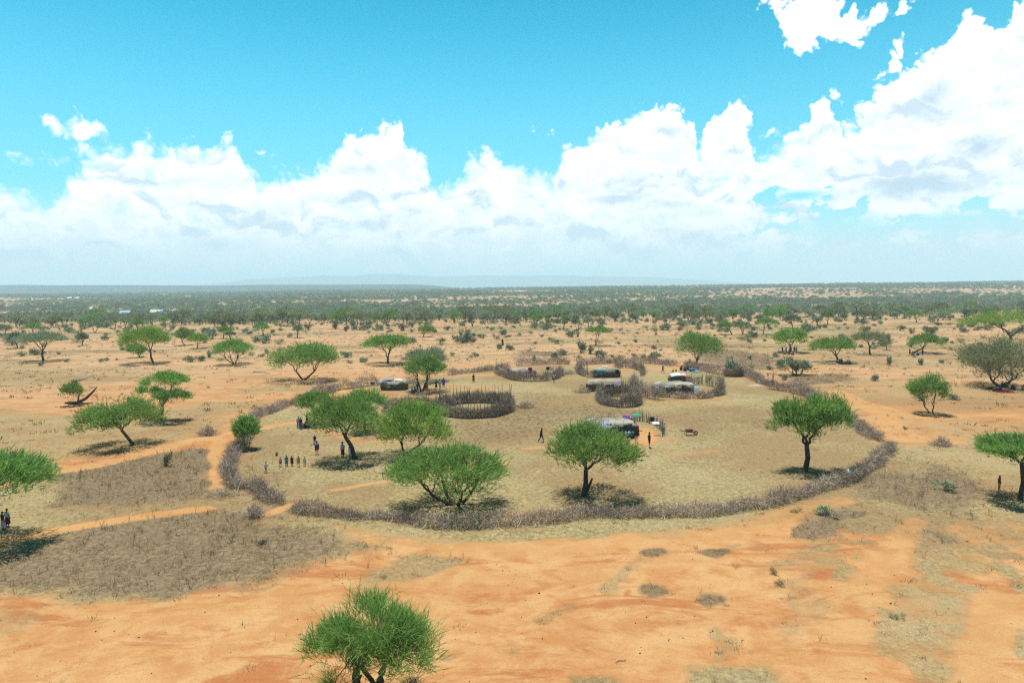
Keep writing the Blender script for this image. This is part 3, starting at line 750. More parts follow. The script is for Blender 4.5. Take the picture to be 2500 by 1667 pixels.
def tree_meshes(lenses, n0, twig, width, seed, rad=.2, stems=1, fork=.55, lean=(0, 0), up=.35, droop=0.0, stub=False, spread=.0, sidefork=1.0, bare=True, loose=.17, wob=.13):
    n = int(n0 * 1.08)
    fo, cl = foliage(lenses, n, twig, width, seed, up, droop, sidefork, loose, wob)
    v, q, t, c = ribbons(*fo)
    crown = mesh_np('crown', v, q, t, c)
    mb = MB()
    hb = min(l[3] for l in lenses); cen = cl.mean(0)
    groups = kgroups(cl, np.array([0, 0, hb * .3]), stems) if stems > 1 else [np.arange(len(cl))]
    for gi, g in enumerate(groups):
        sub = cl[g]; c0 = sub.mean(0)
        b = np.array([rng.uniform(-.5, .5) * spread, rng.uniform(-.5, .5) * spread, -.15]) if stems > 1 else np.array([0, 0, -.15])
        top = np.array([c0[0] * (.30 if stems == 1 else .62) + lean[0], c0[1] * (.30 if stems == 1 else .5) + lean[1], hb * fork])
        r = rad * (1 if stems == 1 else .72)
        pts = [b, b + (top - b) * .12, b + (top - b) * .55 + rng.normal(0, .07 * hb * .5, 3) * [1, 1, 0], top]
        mb.tube(pts, [r * 1.45, r * 1.08, r * .92, r * .82], 8, cap=False)
        grow(mb, tuple(top), r * .80, sub, len(sub), 0)
    if stub:
        z = hb * .45
        mb.tube([(0.05, 0, .1), (.35, -.1, z * .5), (.75, -.15, z * 1.25)], [rad * .8, rad * .62, rad * .34], 6)
    if bare:   # thin dead twigs hanging under the crown
        for _ in range(26):
            k = cl[rng.integers(len(cl))]; p0 = Vector(k); d = Vector((rng.normal(0, .6), rng.normal(0, .6), -rng.uniform(.2, 1.0)))
            limb(mb, p0, p0 + d * rng.uniform(.3, .9) * .9, .016, .006, 3, 3, .15)
    return mb.mesh('trunk', True), crown
def tree(label, base, boxes, seed, style='dome', n=4200, twig=.62, width=.062, leaf=None, rad=.2, name='acacia_tree', cat='tree', group=None, by=None, **kw):
    """base: where the trunk meets the ground in the photograph; boxes: crown outlines (x0, x1, y0, y1) there"""
    B = P(*base); Y = B.y if by is None else by
    lens = []
    for bx in boxes:
        x0, x1, y0, y1 = bx[:4]; st = bx[4] if len(bx) > 4 else style
        dy = bx[5] if len(bx) > 5 else 0.0
        Yc = Y + dy
        r = ray((x0 + x1) / 2, (y0 + y1) / 2); X = r.x * Yc / r.y
        R = (x1 - x0) / 2 * Yc / FPX * .99
        ht = hgt((x0 + x1) / 2, y0, Yc + R * .45) - B.z; hb = hgt((x0 + x1) / 2, y1, Yc - R * .50) - B.z
        if ht - hb < R * .28: ht = hb + R * .28
        lens.append((X - B.x, dy, R, max(.25, hb), ht, st))
    tm, cm = tree_meshes(lens, n, twig, width, seed, rad=rad, **kw)
    t = thing(name, label, cat, B, 0, group)
    obj('trunk', tm, BARK, t); obj('crown', cm, leaf or LEAF, t)
    return t
HERO = []
def T(*a, **k):
    o = tree(*a, **k); HERO.append((o.location.x, o.location.y)); return o
T('bushy green acacia cut off by the lower edge, feathery twigs, alone on orange soil', (922,1712), [(736,935,1508,1672,'dome'), (872,1092,1502,1662,'dome'), (800,1012,1466,1610,'dome')], 1, n=6600, twig=.72, width=.028, rad=.20, stems=1, fork=.40, up=.22, sidefork=1.0, loose=.10, wob=.24)
T('round green acacia with a broken side stub, in front of the grey tarpaulin hut', (1425,1212), [(1316,1556,1044,1146)], 2, n=5200, rad=.24, fork=.78, stub=True)
T('wide low acacia with several splayed stems beside the front thorn fence', (1116,1230), [(948,1236,1090,1196)], 3, n=5800, rad=.22, stems=4, fork=.45, spread=.5)
T('broad acacia shading two standing people, trunk leaning inside the fence', (868,1120), [(748,930,977,1064)], 4, n=5000, rad=.24, fork=.85, lean=(-.8, 0))
T('yellow-green acacia on two thin stems between two larger crowns', (988,1108), [(905,1109,984,1086)], 5, n=5000, rad=.19, stems=2, fork=.6, spread=.5, leaf=LEAF_BRIGHT)
T('small flat green acacia crown by the fence with a bare white branch behind', (768,1036), [(724,812,958,1000)], 6, n=2600, rad=.14, fork=.7)
T('dark green acacia half hidden behind the broad inner crown', (890,1052), [(838,937,955,1003)], 7, n=3000, rad=.16, fork=.7)
T('spreading acacia with open dark limbs at the eastern fence, shadow on the brush', (1966,1150), [(1880,2010,985,1062), (1955,2090,970,1070)], 8, n=5600, rad=.26, fork=.72)
T('slim two-stemmed acacia alone on orange soil east of the fence', (2274,1010), [(2220,2312,916,985,'round')], 9, n=2600, rad=.13, stems=2, fork=.6, spread=.5)
T('big grey-brown bushy acacia shading a group of resting people', (2442,943), [(2340,2560,834,925,'round')], 10, n=11000, leaf=LEAF_GREY, rad=.36, stems=2, fork=.45, width=.075, spread=.8)
T('wide flat bright green umbrella acacia with a forked trunk on the eastern plain', (2468,830), [(2346,2580,762,806,'umbrella')], 11, n=5200, leaf=LEAF_BRIGHT, rad=.42, fork=.35, width=.10, twig=.8)
T('tree with a crooked bare trunk at the eastern picture edge beside a person', (2490,1220), [(2396,2590,1068,1124)], 12, n=4200, rad=.20, fork=.80)
T('acacia branch reaching in over the western picture edge above two people', (-60,1330), [(-200,112,1110,1226)], 13, n=7000, rad=.25, fork=.7, twig=.7)
T('layered green acacia with separate leaf shelves on the western grass', (394,1028), [(345,455,910,945,'umbrella'), (321,390,945,972,'umbrella'), (370,466,950,988,'umbrella')], 14, n=4200, rad=.20, fork=.75)
T('leaning acacia with a wide olive crown over a dark shadow on the western grass', (328,1086), [(198,392,980,1052)], 15, n=5200, rad=.20, fork=.85, lean=(-1.0, 0))
T('small leafy tree growing up against the western thorn fence', (607,1095), [(570,630,1022,1078,'round')], 16, n=2200, rad=.08, stems=2, fork=.5, spread=.4)
T('large umbrella acacia with two forked trunks west of the first hut', (741,928), [(652,829,842,902)], 17, n=5200, rad=.26, stems=2, fork=.62, width=.085, twig=.75)
T('flat-topped umbrella acacia with a fan of bare limbs behind the first hut', (947,888), [(880,1014,822,853,'umbrella')], 18, n=4200, rad=.30, fork=.42, width=.10, twig=.75)
T('green acacia over the people sitting beside the first hut', (1029,955), [(987,1092,874,924)], 19, n=3600, rad=.22, stems=2, fork=.72, width=.075, spread=.4)
T('dull green acacia just behind the one beside the first hut', (1042,930), [(990,1096,852,892)], 20, n=2600, rad=.18, fork=.7, width=.085, leaf=LEAF_FAR)
T('round green acacia at the back fence over the seated villagers', (1698,892), [(1647,1765,813,874)], 21, n=4200, rad=.25, stems=1, fork=.55, width=.085)
T('bright acacia with a dense crowd sitting round its trunk', (1928,860), [(1885,1974,803,840)], 22, n=3000, rad=.24, fork=.65, width=.105, leaf=LEAF_BRIGHT)
T('broad acacia with crooked limbs and a few people seated at its foot', (2046,884), [(1981,2088,824,862)], 23, n=3400, rad=.24, fork=.55, width=.095)
T('leafless grey-brown acacia on bare ground between two green ones', (2124,865), [(2083,2165,809,842)], 24, n=2200, leaf=LEAF_GREY, rad=.22, fork=.75, width=.07)
T('smaller grey-brown acacia beside the leafless grey one', (2165,855), [(2150,2178,819,846)], 25, n=900, leaf=LEAF_GREY, rad=.12, fork=.75, width=.07)
T('low acacia with its trunk lying over, people resting under it', (2224,862), [(2222,2306,819,846,'umbrella')], 26, n=2600, rad=.22, fork=.65, width=.105, lean=(2.0, 0))
T('wind-bent dark bushy tree behind the eastern fence', (1948,915), [(1897,1945,876,904), (1935,1980,884,908,'round')], 27, n=2600, leaf=BUSH, rad=.20, stems=3, fork=.5, width=.09, spread=.6)
T('umbrella acacia with a stubby side branch on the far western plain', (106,881), [(50,156,814,842,'umbrella')], 28, n=3400, leaf=LEAF_FAR, rad=.26, fork=.62, width=.105, twig=.75)
T('paler acacia half hidden behind the western umbrella tree', (42,850), [(13,60,814,838,'umbrella')], 29, n=1800, leaf=LEAF_FAR, rad=.18, fork=.62, width=.11)
T('tall bright umbrella acacia with a slender trunk on the western plain', (374,886), [(293,418,803,850)], 30, n=4600, leaf=LEAF_BRIGHT, rad=.24, fork=.72, width=.10, twig=.75)
T('low dark acacia tucked under the tall bright one', (342,872), [(313,356,840,868,'round')], 31, n=1600, rad=.16, fork=.4, width=.09)
T('wide low acacia on a bundle of thin splayed stems, western plain', (573,889), [(518,615,831,868)], 32, n=3400, rad=.18, stems=4, fork=.55, width=.09, spread=.5)
T('slender acacia with a leaning bare trunk behind the plain', (453,843), [(427,471,803,830)], 33, n=1800, rad=.15, fork=.75, width=.10, lean=(-1, 0))
T('small flat acacia with a forked trunk beside the leaning one', (481,850), [(456,509,818,838,'umbrella')], 34, n=1700, leaf=LEAF_BRIGHT, rad=.15, fork=.5, width=.10)
T('thin flat acacia on two long bare stems behind the back fence', (1454,844), [(1425,1494,801,815,'umbrella')], 35, n=1700, rad=.14, stems=2, fork=.85, width=.105, spread=.3)
MIDT = [((1788,816),(1750,1786,788,801)), ((1814,816),(1790,1833,787,806)), ((1863,816),(1842,1896,778,796)), ((1934,801),(1912,1956,771,788)), ((2021,792),(2004,2034,760,780)),
        ((2106,787),(2093,2125,760,776)), ((1790,787),(1776,1803,758,774)), ((1761,788),(1746,1780,760,780)), ((2238,787),(2210,2256,760,775)), ((2286,791),(2264,2318,757,775)),
        ((644,820),(615,658,790,806)), ((726,824),(716,740,795,812)), ((1032,822),(1020,1061,793,815)), ((1183,791),(1166,1200,770,783)), ((1377,802),(1367,1392,774,787)), ((1436,800),(1422,1449,774,789)),
        ((1256,783),(1242,1275,766,778)), ((200,843),(190,214,817,832)), ((545,826),(532,566,800,812)), ((563,834),(548,573,811,820)), ((335,808),(318,352,782,798)), ((232,812),(215,250,785,800)), ((80,815),(58,104,790,806)),
        ((15,818),(-10,28,795,810)), ((1309,790),(1296,1326,768,782)), ((1630,793),(1612,1650,768,784)), ((2405,800),(2385,2430,775,790))]
for i, (b, c) in enumerate(MIDT):
    tree('lone acacia standing clear of its neighbours before the far tree line', b, [c], 100 + i, style='umbrella' if i % 3 else 'dome', n=900, twig=.75, width=.14,
         leaf=LEAF_FAR if i % 2 else LEAF, rad=.2, fork=.62, stems=2 if i % 4 == 1 else 1, group='lone acacias before the far tree line', bare=False)
    q = P(*b); HERO.append((q.x, q.y))

# prototypes for the tree line and the scrub
def proto_tree(i):
    st = ('umbrella', 'dome', 'round', 'umbrella', 'dome', 'round')[i]
    R = (3.6, 3.0, 2.4, 4.2, 2.7, 2.0)[i]; ht = (5.4, 5.0, 4.2, 6.0, 4.4, 3.4)[i]; hb = (3.5, 2.4, 1.0, 3.9, 1.8, .7)[i]
    return tree_meshes([(rng.uniform(-.5, .5), 0, R, hb, ht, st)], 620, .85, .17, 200 + i, rad=.17, fork=.6, stems=1 if i % 2 else 2, spread=.4, bare=False, sidefork=.6)
PT = [proto_tree(i) for i in range(6)]
def free(x, y, d=5.0):
    return all((x - a) ** 2 + (y - b) ** 2 > d * d for a, b in HERO)
LINE_L = ('acacia in the long tree line beyond the orange plain', 'acacia trees of the far tree line')
nline = 0; tries = 0
spots = []
while nline < 215 and tries < 6000:
    tries += 1
    a = rng.uniform(-R_(41), R_(41)); Yd = rng.uniform(325, 440)
    x, y = Yd * math.tan(a), Yd
    if not free(x, y, 7) or vnoise([x / 30.], [y / 30.], 5)[0] < .28: continue
    if any((x - p_) ** 2 + (y - q_) ** 2 < 20 for p_, q_ in spots): continue
    spots.append((x, y))
    k = int(rng.integers(6)); s = rng.uniform(.85, 1.45)
    t = thing('acacia_tree', LINE_L[0], 'tree', (x, y, tzf(x, y)), rng.uniform(0, 6.28), LINE_L[1])
    t.scale = (s * rng.uniform(.9, 1.15), s, s)
    obj('trunk', PT[k][0], BARK, t)
    lf = LEAF_FAR if rng.uniform() < .62 else (LEAF_GREY if rng.uniform() < .5 else LEAF)
    co = obj('crown', PT[k][1], LEAF_FAR, t)
    co.material_slots[0].link = 'OBJECT'; co.material_slots[0].material = lf
    nline += 1

# shrubs of the open plain
def proto_bush(kind, seed):
    """leafy or bare shrub: stems fan out of the ground, twigs along them"""
    n = 260; ph = rng.uniform(0, 6.28, n)
    if kind == 'leafy': R, H = 1.0, 1.0
    elif kind == 'tall': R, H = .6, 1.5
    else: R, H = 1.0, .75
    c = rng.normal(0, .36, (7, 3)) * [R, R, 0]; c[:, 2] = rng.uniform(.3, .75, 7) * H
    k = rng.integers(0, 7, n); p0 = c[k] + rng.normal(0, .17, (n, 3)) * [R, R, H]
    p0[:, 2] = np.abs(p0[:, 2])
    d = unit(p0 - [0, 0, -.1] + rng.normal(0, .35, (n, 3)))
    L = rng.uniform(.22, .5, n); tint = np.clip(.45 + .3 * rng.normal(0, .7, n) + .2 * (k % 3 - 1), 0, 1)
    v, q, t, col = ribbons(p0, d, L, rng.uniform(.06, .13, n) * (1 if kind != 'bare' else .4), rng.normal(0, .06, (n, 3)), tint)
    m2 = 16; z = np.zeros((m2, 3)); z[:, :2] = rng.normal(0, .06, (m2, 2)); z[:, 2] = -.05
    d2 = unit(np.stack([rng.normal(0, .6, m2), rng.normal(0, .6, m2), np.full(m2, .9)], 1))
    v2, q2, t2, c2 = ribbons(z, d2, np.full(m2, .8 * H), np.full(m2, .05), rng.normal(0, .1, (m2, 3)), np.full(m2, .0))
    o = len(v)
    return mesh_np('bush', np.concatenate([v, v2]), np.concatenate([q, q2 + o]), np.concatenate([t, t2 + o]), np.concatenate([col, c2]))
PB = {k: [proto_bush(k, i) for i in range(5)] for k in ('leafy', 'tall', 'bare')}
BMAT = {'leafy': BUSH, 'tall': BUSH, 'bare': LEAF_GREY}
BL = {'leafy': ('low grey-green shrub dotted over the open orange plain', 'grey-green shrubs of the open plain'),
      'tall': ('upright dark shrub dotted over the open orange plain', 'upright dark shrubs of the open plain'),
      'bare': ('dry leafless shrub dotted over the open orange plain', 'leafless shrubs of the open plain')}
def bush(x, y, s, kind, label=None, group=None, name='bush'):
    me = PB[kind][int(rng.integers(5))]
    o = obj(name, me, BMAT[kind]); o.location = (x, y, tzf(x, y) - .02); o.rotation_euler.z = rng.uniform(0, 6.28)
    o.scale = (s * rng.uniform(.85, 1.3), s * rng.uniform(.85, 1.2), s * rng.uniform(.75, 1.15))
    return tag(o, label or BL[kind][0], 'bush', group or BL[kind][1])
EX = pix(RING)
cnt = 0; tries = 0
while cnt < 285 and tries < 9000:
    tries += 1
    a = rng.uniform(-R_(40), R_(40)); Yd = 1 / math.sqrt(rng.uniform(1 / 345.0 ** 2, 1 / 150.0 ** 2)) if rng.uniform() < .35 else rng.uniform(190, 345)
    x, y = Yd * math.tan(a), Yd
    if sdist(np.array([x]), np.array([y]), EX)[0] > -3 or not free(x, y, 3): continue
    g = vnoise([x / 28.], [y / 22.], 15)[0] + .35 * (Yd - 250) / 100
    if g < .38: continue
    if abs(x) < 40 and Yd < 170: continue
    k = rng.choice(['leafy', 'tall', 'bare'], p=[.62, .14, .24])
    bush(x, y, rng.uniform(.7, 1.7) * (1.0 if Yd < 220 else 1.5), k); cnt += 1
def scrub():
    vs, qs, ts, cs = [], [], [], []; o = 0; n = 0
    while n < 680:
        a = rng.uniform(-R_(41), R_(41)); Yd = rng.uniform(165, 420); x, y = Yd * math.tan(a), Yd
        if rng.uniform() > (.25 + .75 * sstep(np.array([Yd]), 230, 320)[0]) or vnoise([x / 24.], [y / 26.], 17)[0] < .33 or not free(x, y, 3) or sdist(np.array([x]), np.array([y]), EX)[0] > -3: continue
        me = PB['leafy' if rng.uniform() < .7 else 'bare'][int(rng.integers(5))]; nv = len(me.vertices)
        co = np.empty(nv * 3, np.float32); me.vertices.foreach_get('co', co); co = co.reshape(-1, 3)
        s = rng.uniform(.35, 1.1) * (1 if Yd < 260 else 1.5); r = rng.uniform(0, 6.28); R3 = np.array([[math.cos(r), -math.sin(r), 0], [math.sin(r), math.cos(r), 0], [0, 0, rng.uniform(.6, 1)]])
        vs.append(co @ R3.T * s + [x, y, tzf(x, y)]); tt = np.empty(nv * 4, np.float32); me.color_attributes['tint'].data.foreach_get('color', tt); cs.append(tt.reshape(-1, 4))
        b5 = np.arange(nv // 5)[:, None] * 5 + o; qs.append(b5 + np.array([[0, 1, 2, 3]])); ts.append(b5 + np.array([[3, 2, 4]])); o += nv; n += 1
    tag(obj('scrub', mesh_np('scrub', np.concatenate(vs), np.concatenate(qs), np.concatenate(ts), np.concatenate(cs)), BUSH), 'low thorn scrub thickening towards the tree line', 'scrub', kind='stuff')
scrub()
SPEC = [((2021,1256),.8,'leafy','grey-green upright shrub on orange soil just outside the front fence'), ((2306,1198),.7,'leafy','single small dark green bush on brown weeds near the crooked tree'),
        ((408,1136),.85,'tall','lone green shrub in the dry weed patch west of the fence'), ((2170,892),1.1,'tall','small forked dark shrub on the eastern grass beyond the fence'),
        ((1878,902),1.0,'leafy','low green shrub between the bent tree and the stick cage'), ((1835,897),.9,'bare','grey leafless shrub behind the stick cage'),
        ((1916,928),.9,'tall','small dark stump-like bush just behind the fence end'), ((2134,930),1.0,'leafy','low dark shrub in the weeds beyond the eastern fence'),
        ((1420,862),1.9,'tall','pair-like tall dark shrub on the plain behind the back fence'), ((1442,864),1.5,'tall','shorter dark shrub beside the tall one behind the back fence'),
        ((1157,868),1.3,'bare','bare reddish shrub on the plain behind the western back fence'), ((2330,975),1.1,'leafy','wide grey-green shrub beside the slim two-stemmed acacia'), ((2248,978),.8,'leafy','grey shrub at the west foot of the slim two-stemmed acacia'),
        ((640,1328),.32,'leafy','small green tuft in the weed patch below the fence opening'), ((1905,1430),.4,'bare','small grey bush on streaked orange soil'), ((2190,1510),.38,'bare','twiggy dead tuft on the eastern orange soil'), ((1890,1400),.42,'bare','pale grey-green tuft in the grassy streak'),
        ((1165,1290),.45,'bare','small grey bush standing just in front of the thorn fence'), ((2210,1048),.5,'bare','little dry bush on the sandy track east of the fence'), ((1945,1250),.5,'bare','tiny dry bush beside the front fence')]
for (pp, s, k, lb) in SPEC:
    q = P(*pp); bush(q.x, q.y, s, k, lb, 'single shrubs near the village')

# far woodland: thousands of crowns that read as one cover
def low_tree(i):
    R, hb, ht = ((3.2, 1.6, 4.6), (2.4, .5, 3.4), (3.8, 2.6, 5.4), (2.0, .2, 2.4))[i]
    fo, cl = foliage([(0, 0, R, hb, ht, 'dome' if i % 2 else 'umbrella')], 95, 1.5, .62, 300 + i, fork=.0)
    v, q, t, c = ribbons(*fo)
    mb = MB(); mb.tube([(0, 0, -.3), (.1, .1, hb), (.2, 0, ht * .8)], [.2, .16, .08], 4, cap=False)
    o = len(v); v2 = np.array(mb.v); f2 = np.array(mb.f); c2 = np.stack([np.zeros(len(v2))] * 3 + [np.ones(len(v2))], 1)
    return mesh_np('woodland_tree', np.concatenate([v, v2]), np.concatenate([q, f2 + o]), t, np.concatenate([c, c2]))
def clump(i, lows):
    return None
wcol_ = bpy.data.collections.new('woodland_sources')
for i in range(4):
    o = bpy.data.objects.new('woodland_tree', low_tree(i)); o.data.materials.append(LEAF_FAR); wcol_.objects.link(o)
def woodland_points():
    X, Y, Sx, I = [], [], [], []
    def put(n, y0, y1, s0, s1, dens):
        yy_ = np.sqrt(rng.uniform(y0 ** 2, y1 ** 2, n)); aa = rng.uniform(-R_(42), R_(42), n)
        x = yy_ * np.tan(aa)
        keep = rng.uniform(size=n) < dens(x, yy_)
        X.append(x[keep]); Y.append(yy_[keep]); Sx.append(rng.uniform(s0, s1, keep.sum())); I.append(rng.integers(0, 4, keep.sum()))
    west = lambda x: sstep(-x, -100, 250)
    put(15000, 375, 1000, .65, 1.1, lambda x, y: sstep(y + 190 * (fbm(x / 70, y / 70, 3, 88) - .5), 370, 470) * np.clip(.30 + 1.5 * (fbm(x / 90, y / 60, 3, 81) - .42) * 2 + .35 * west(x) * (1 - sstep(y, 600, 900)), .05, 1))
    put(40000, 900, 2300, .6, 1.1, lambda x, y: np.clip(.30 + 3.6 * (fbm(x / 170, y / 120, 4, 82) - .5) + .1 * west(x), .06, 1))
    put(26000, 2200, 3600, .8, 1.5, lambda x, y: np.clip(.34 + 3.0 * (fbm(x / 300, y / 260, 4, 83) - .5), .15, 1))
    return np.concatenate(X), np.concatenate(Y), np.concatenate(Sx), np.concatenate(I)
wx_, wy_, ws_, wi_ = woodland_points()
wme = bpy.data.meshes.new('woodland')
wme.vertices.add(len(wx_)); wme.vertices.foreach_set('co', np.stack([wx_, wy_, tz(wx_, wy_) - .1], 1).astype(np.float32).ravel())
a1 = wme.attributes.new('size', 'FLOAT', 'POINT'); a1.data.foreach_set('value', ws_.astype(np.float32))
a2 = wme.attributes.new('pick', 'INT', 'POINT'); a2.data.foreach_set('value', wi_.astype(np.int32))
a3 = wme.attributes.new('turn', 'FLOAT', 'POINT'); a3.data.foreach_set('value', rng.uniform(0, 6.28, len(wx_)).astype(np.float32))
wob = tag(obj('woodland', wme), 'dense thorn woodland covering the valley and the far rise', 'woodland', kind='stuff')
ng = bpy.data.node_groups.new('woodland_scatter', 'GeometryNodeTree')
ng.interface.new_socket('Geometry', in_out='INPUT', socket_type='NodeSocketGeometry'); ng.interface.new_socket('Geometry', in_out='OUTPUT', socket_type='NodeSocketGeometry')
gi, go = ng.nodes.new('NodeGroupInput'), ng.nodes.new('NodeGroupOutput')
ci = ng.nodes.new('GeometryNodeCollectionInfo'); ci.inputs['Collection'].default_value = wcol_; ci.inputs['Separate Children'].default_value = True; ci.inputs['Reset Children'].default_value = True
ip = ng.nodes.new('GeometryNodeInstanceOnPoints'); ip.inputs['Pick Instance'].default_value = True
def nattr(nm, ty):
    q = ng.nodes.new('GeometryNodeInputNamedAttribute'); q.data_type = ty; q.inputs['Name'].default_value = nm; return q.outputs['Attribute']
xy = ng.nodes.new('ShaderNodeCombineXYZ'); ng.links.new(nattr('turn', 'FLOAT'), xy.inputs[2])
ng.links.new(gi.outputs[0], ip.inputs['Points']); ng.links.new(ci.outputs[0], ip.inputs['Instance']); ng.links.new(nattr('pick', 'INT'), ip.inputs['Instance Index'])
ng.links.new(xy.outputs[0], ip.inputs['Rotation']); ng.links.new(nattr('size', 'FLOAT'), ip.inputs['Scale']); ng.links.new(ip.outputs[0], go.inputs[0])
wob.modifiers.new('scatter', 'NODES').node_group = ng

# ------------------------------------------------------------------ far hills
HILLM = material('hill_scrub', (0.040, 0.052, 0.052), .95, .2, .002)
def hills(name, Y, top, zb, depth, label):
    xs = np.linspace(top[0][0], top[-1][0], 160); ys = np.interp(xs, [t[0] for t in top], [t[1] for t in top])
    v = []; rows = 9
    for r in range(rows):
        t = r / (rows - 1)
        for i_, (px, py) in enumerate(zip(xs, ys)):
            h = hgt(px, py, Y) - zb
            X = ray(px, py).x * Y / ray(px, py).y
            prof = min(1.0, (t / .45)) ** .8 if t < .45 else 1.0 - .15 * (t - .45)
            n_ = fbm(np.array([px / 28.]), np.array([t * 3.]), 4, 7)[0] - .5
            v.append((X + (t - .3) * depth * .02, Y + (t - .45) * depth, zb + max(0, h) * (prof + .10 * n_ * math.sin(math.pi * min(1, t / .45)))))
    q = [(r * 160 + i_, r * 160 + i_ + 1, (r + 1) * 160 + i_ + 1, (r + 1) * 160 + i_) for r in range(rows - 1) for i_ in range(159)]
    tag(obj(name, mesh_np(name, v, q), HILLM), kind='structure')
hills('hills', 4300, [(-900,702),(-200,697),(0,695.5),(40,695),(90,697.5),(160,696),(230,696),(330,696),(420,696.5),(520,697),(640,695),(760,695),(900,694.5),(1000,694),(1040,697),(1062,700),(1100,704)], -5, 900, '')
hills('hills', 12500, [(380,706),(520,692),(600,681),(700,676),(780,672),(850,674),(900,669),(960,668.5),(1030,673),(1060,675),(1150,672),(1250,673),(1300,672.5),(1395,671),(1440,674),(1520,675),(1580,675),(1640,679),(1720,684),(1800,690),(1900,697)], -25, 3200, '')
# ------------------------------------------------------------------ thorn brush
def brush_arrays(line, width, height, per_m, twig=.7, wd=.022, seed=0, closed=False, vert=.45, prof=None):
    """twigs heaped along a ground line (world points)"""
    L = [Vector(q) for q in line]
    seg = [(L[k], L[k + 1]) for k in range(len(L) - 1)]
    ln = np.array([(b - a).length for a, b in seg]); n = int(ln.sum() * per_m)
    k = rng.choice(len(seg), n, p=ln / ln.sum()); t = rng.uniform(size=n)
    A0 = np.array([list(a) for a, b in seg]); B0 = np.array([list(b) for a, b in seg])
    c = A0[k] * (1 - t[:, None]) + B0[k] * t[:, None]
    e = unit(B0[k] - A0[k]); nx = np.stack([-e[:, 1], e[:, 0], np.zeros(n)], 1)
    s = rng.uniform(-1, 1, n) * rng.uniform(.5, 1, n)
    al = (np.concatenate([[0], np.cumsum(ln)])[k] + t * ln[k])
    lump = .15 + 1.65 * fbm(al / 1.9 + seed, np.full(n, seed * 1.7), 3, seed + 5)
    lw = .75 + .5 * vnoise(al / 3.0, np.full(n, seed + .5), seed)
    zt = height * lump * np.sqrt(np.clip(1 - np.abs(s) ** 2.2, 0, 1))
    z = rng.uniform(0, 1, n) ** .75 * zt
    p = c + nx * (s * width * .45 * lw + (fbm(al / 2.6, np.full(n, seed + 3.3), 2, seed) - .5) * width * .5)[:, None]; p[:, 2] = tz(p[:, 0], p[:, 1]) + z - .05
    d = unit(nx * (s * .8)[:, None] + rng.normal(0, .75, (n, 3)) + np.array([0, 0, vert]))
    Lg = twig * rng.uniform(.4, 1.3, n)
    w = wd * rng.uniform(.6, 1.6, n)
    hue = fbm(al / 4.0, s, 2, seed + 2)
    tint = np.clip(.25 + .5 * rng.uniform(size=n) + .45 * (hue - .5), 0, 1)
    return p, d, Lg, w, rng.normal(0, .16, (n, 3)) * Lg[:, None], tint
def join_arr(*a): return [np.concatenate(q) for q in zip(*a)]
def brush_mesh(arr, name='brush', mb=None):
    v, q, t, c = ribbons(*arr)
    if mb is not None and mb.v:
        o = len(v); mv = np.array(mb.v); mq = np.array([f for f in mb.f if len(f) == 4]) + o
        v = np.concatenate([v, mv]); q = np.concatenate([q, mq]); c = np.concatenate([c, np.repeat(np.array(mb.c)[:, None], 4, 1)])
    return mesh_np(name, v, q, t, c)
def px_line(pts): return [P(*q) for q in pts]
def thorn_fence(label, pts, width, height, per_m, twig=.7, wd=.022, seed=1, branches=.25, **kw):
    L = px_line(pts)
    arr = brush_arrays(L, width, height, per_m, twig, wd, seed, **kw)
    mb = MB(); tot = sum((L[k + 1] - L[k]).length for k in range(len(L) - 1))
    for _ in range(int(tot * branches)):      # thick cut branches at the foot, butt ends outward
        k = int(rng.integers(len(L) - 1)); c = L[k].lerp(L[k + 1], rng.uniform())
        e = (L[k + 1] - L[k]).normalized(); nx = Vector((-e.y, e.x, 0)) * (-1 if rng.uniform() < .7 else 1)
        if nx.y > 0: nx = -nx
        a = c + nx * width * rng.uniform(.35, .7) + e * rng.normal(0, .3); b = c + Vector((rng.normal(0, .3), rng.normal(0, .3), height * rng.uniform(.4, .9)))
        m = a.lerp(b, .5) + Vector(rng.normal(0, .12, 3)); a.z = tzf(a.x, a.y) + .04
        mb.tube([a, m, b], [.036, .026, .012], 4, cap=False, c=.85)
        mb.tube([m, m + Vector((rng.normal(0, .3), rng.normal(0, .3), rng.uniform(.2, .5)))], [.025, .01], 4, cap=False, c=.9)
    return tag(obj('thorn_fence', brush_mesh(arr, 'thorn_fence', mb), BRUSH), label, 'fence')
A_ = [(697,1226),(672,1228),(648,1216),(630,1198),(605,1190),(578,1193),(560,1178),(553,1157),(560,1132),(576,1108)]
thorn_fence('grey thorn-brush fence curving along the western side up to the small leafy tree', A_, 1.8, 1.05, 340, seed=1)
thorn_fence('grey thorn-brush fence running from the small leafy tree to the gap near the first hut', [(580,1100),(600,1072),(612,1045),(624,1020),(640,1014),(680,999),(715,986),(745,974),(778,966),(803,960),(828,950)], 1.6, 1.0, 250, .7, .028, seed=2)
thorn_fence('long thorn-brush fence closing the near side of the compound under two tree shadows',
            [(714,1246),(760,1253),(820,1260),(870,1268),(905,1264),(950,1264),(1000,1273),(1060,1284),(1120,1289),(1180,1284),(1250,1279),(1300,1277),(1350,1273),(1400,1265),(1450,1258),(1520,1260),(1600,1260),(1680,1258),(1750,1252),(1810,1242),(1870,1238)], 1.5, .82, 380, .62, .020, seed=3, branches=.55)
thorn_fence('thorn-brush fence rising along the eastern side past the spreading acacia', [(1874,1237),(1929,1220),(1996,1194),(2062,1180),(2103,1158),(2138,1132),(2164,1106),(2172,1094)], 1.5, .98, 330, .65, .022, seed=4, branches=.5)
thorn_fence('short heap of thorn-brush fence behind the spreading acacia, ending in a point', [(2158,1076),(2135,1074),(2112,1060),(2090,1042),(2060,1018),(2030,1000)], 1.8, 1.15, 300, seed=5)
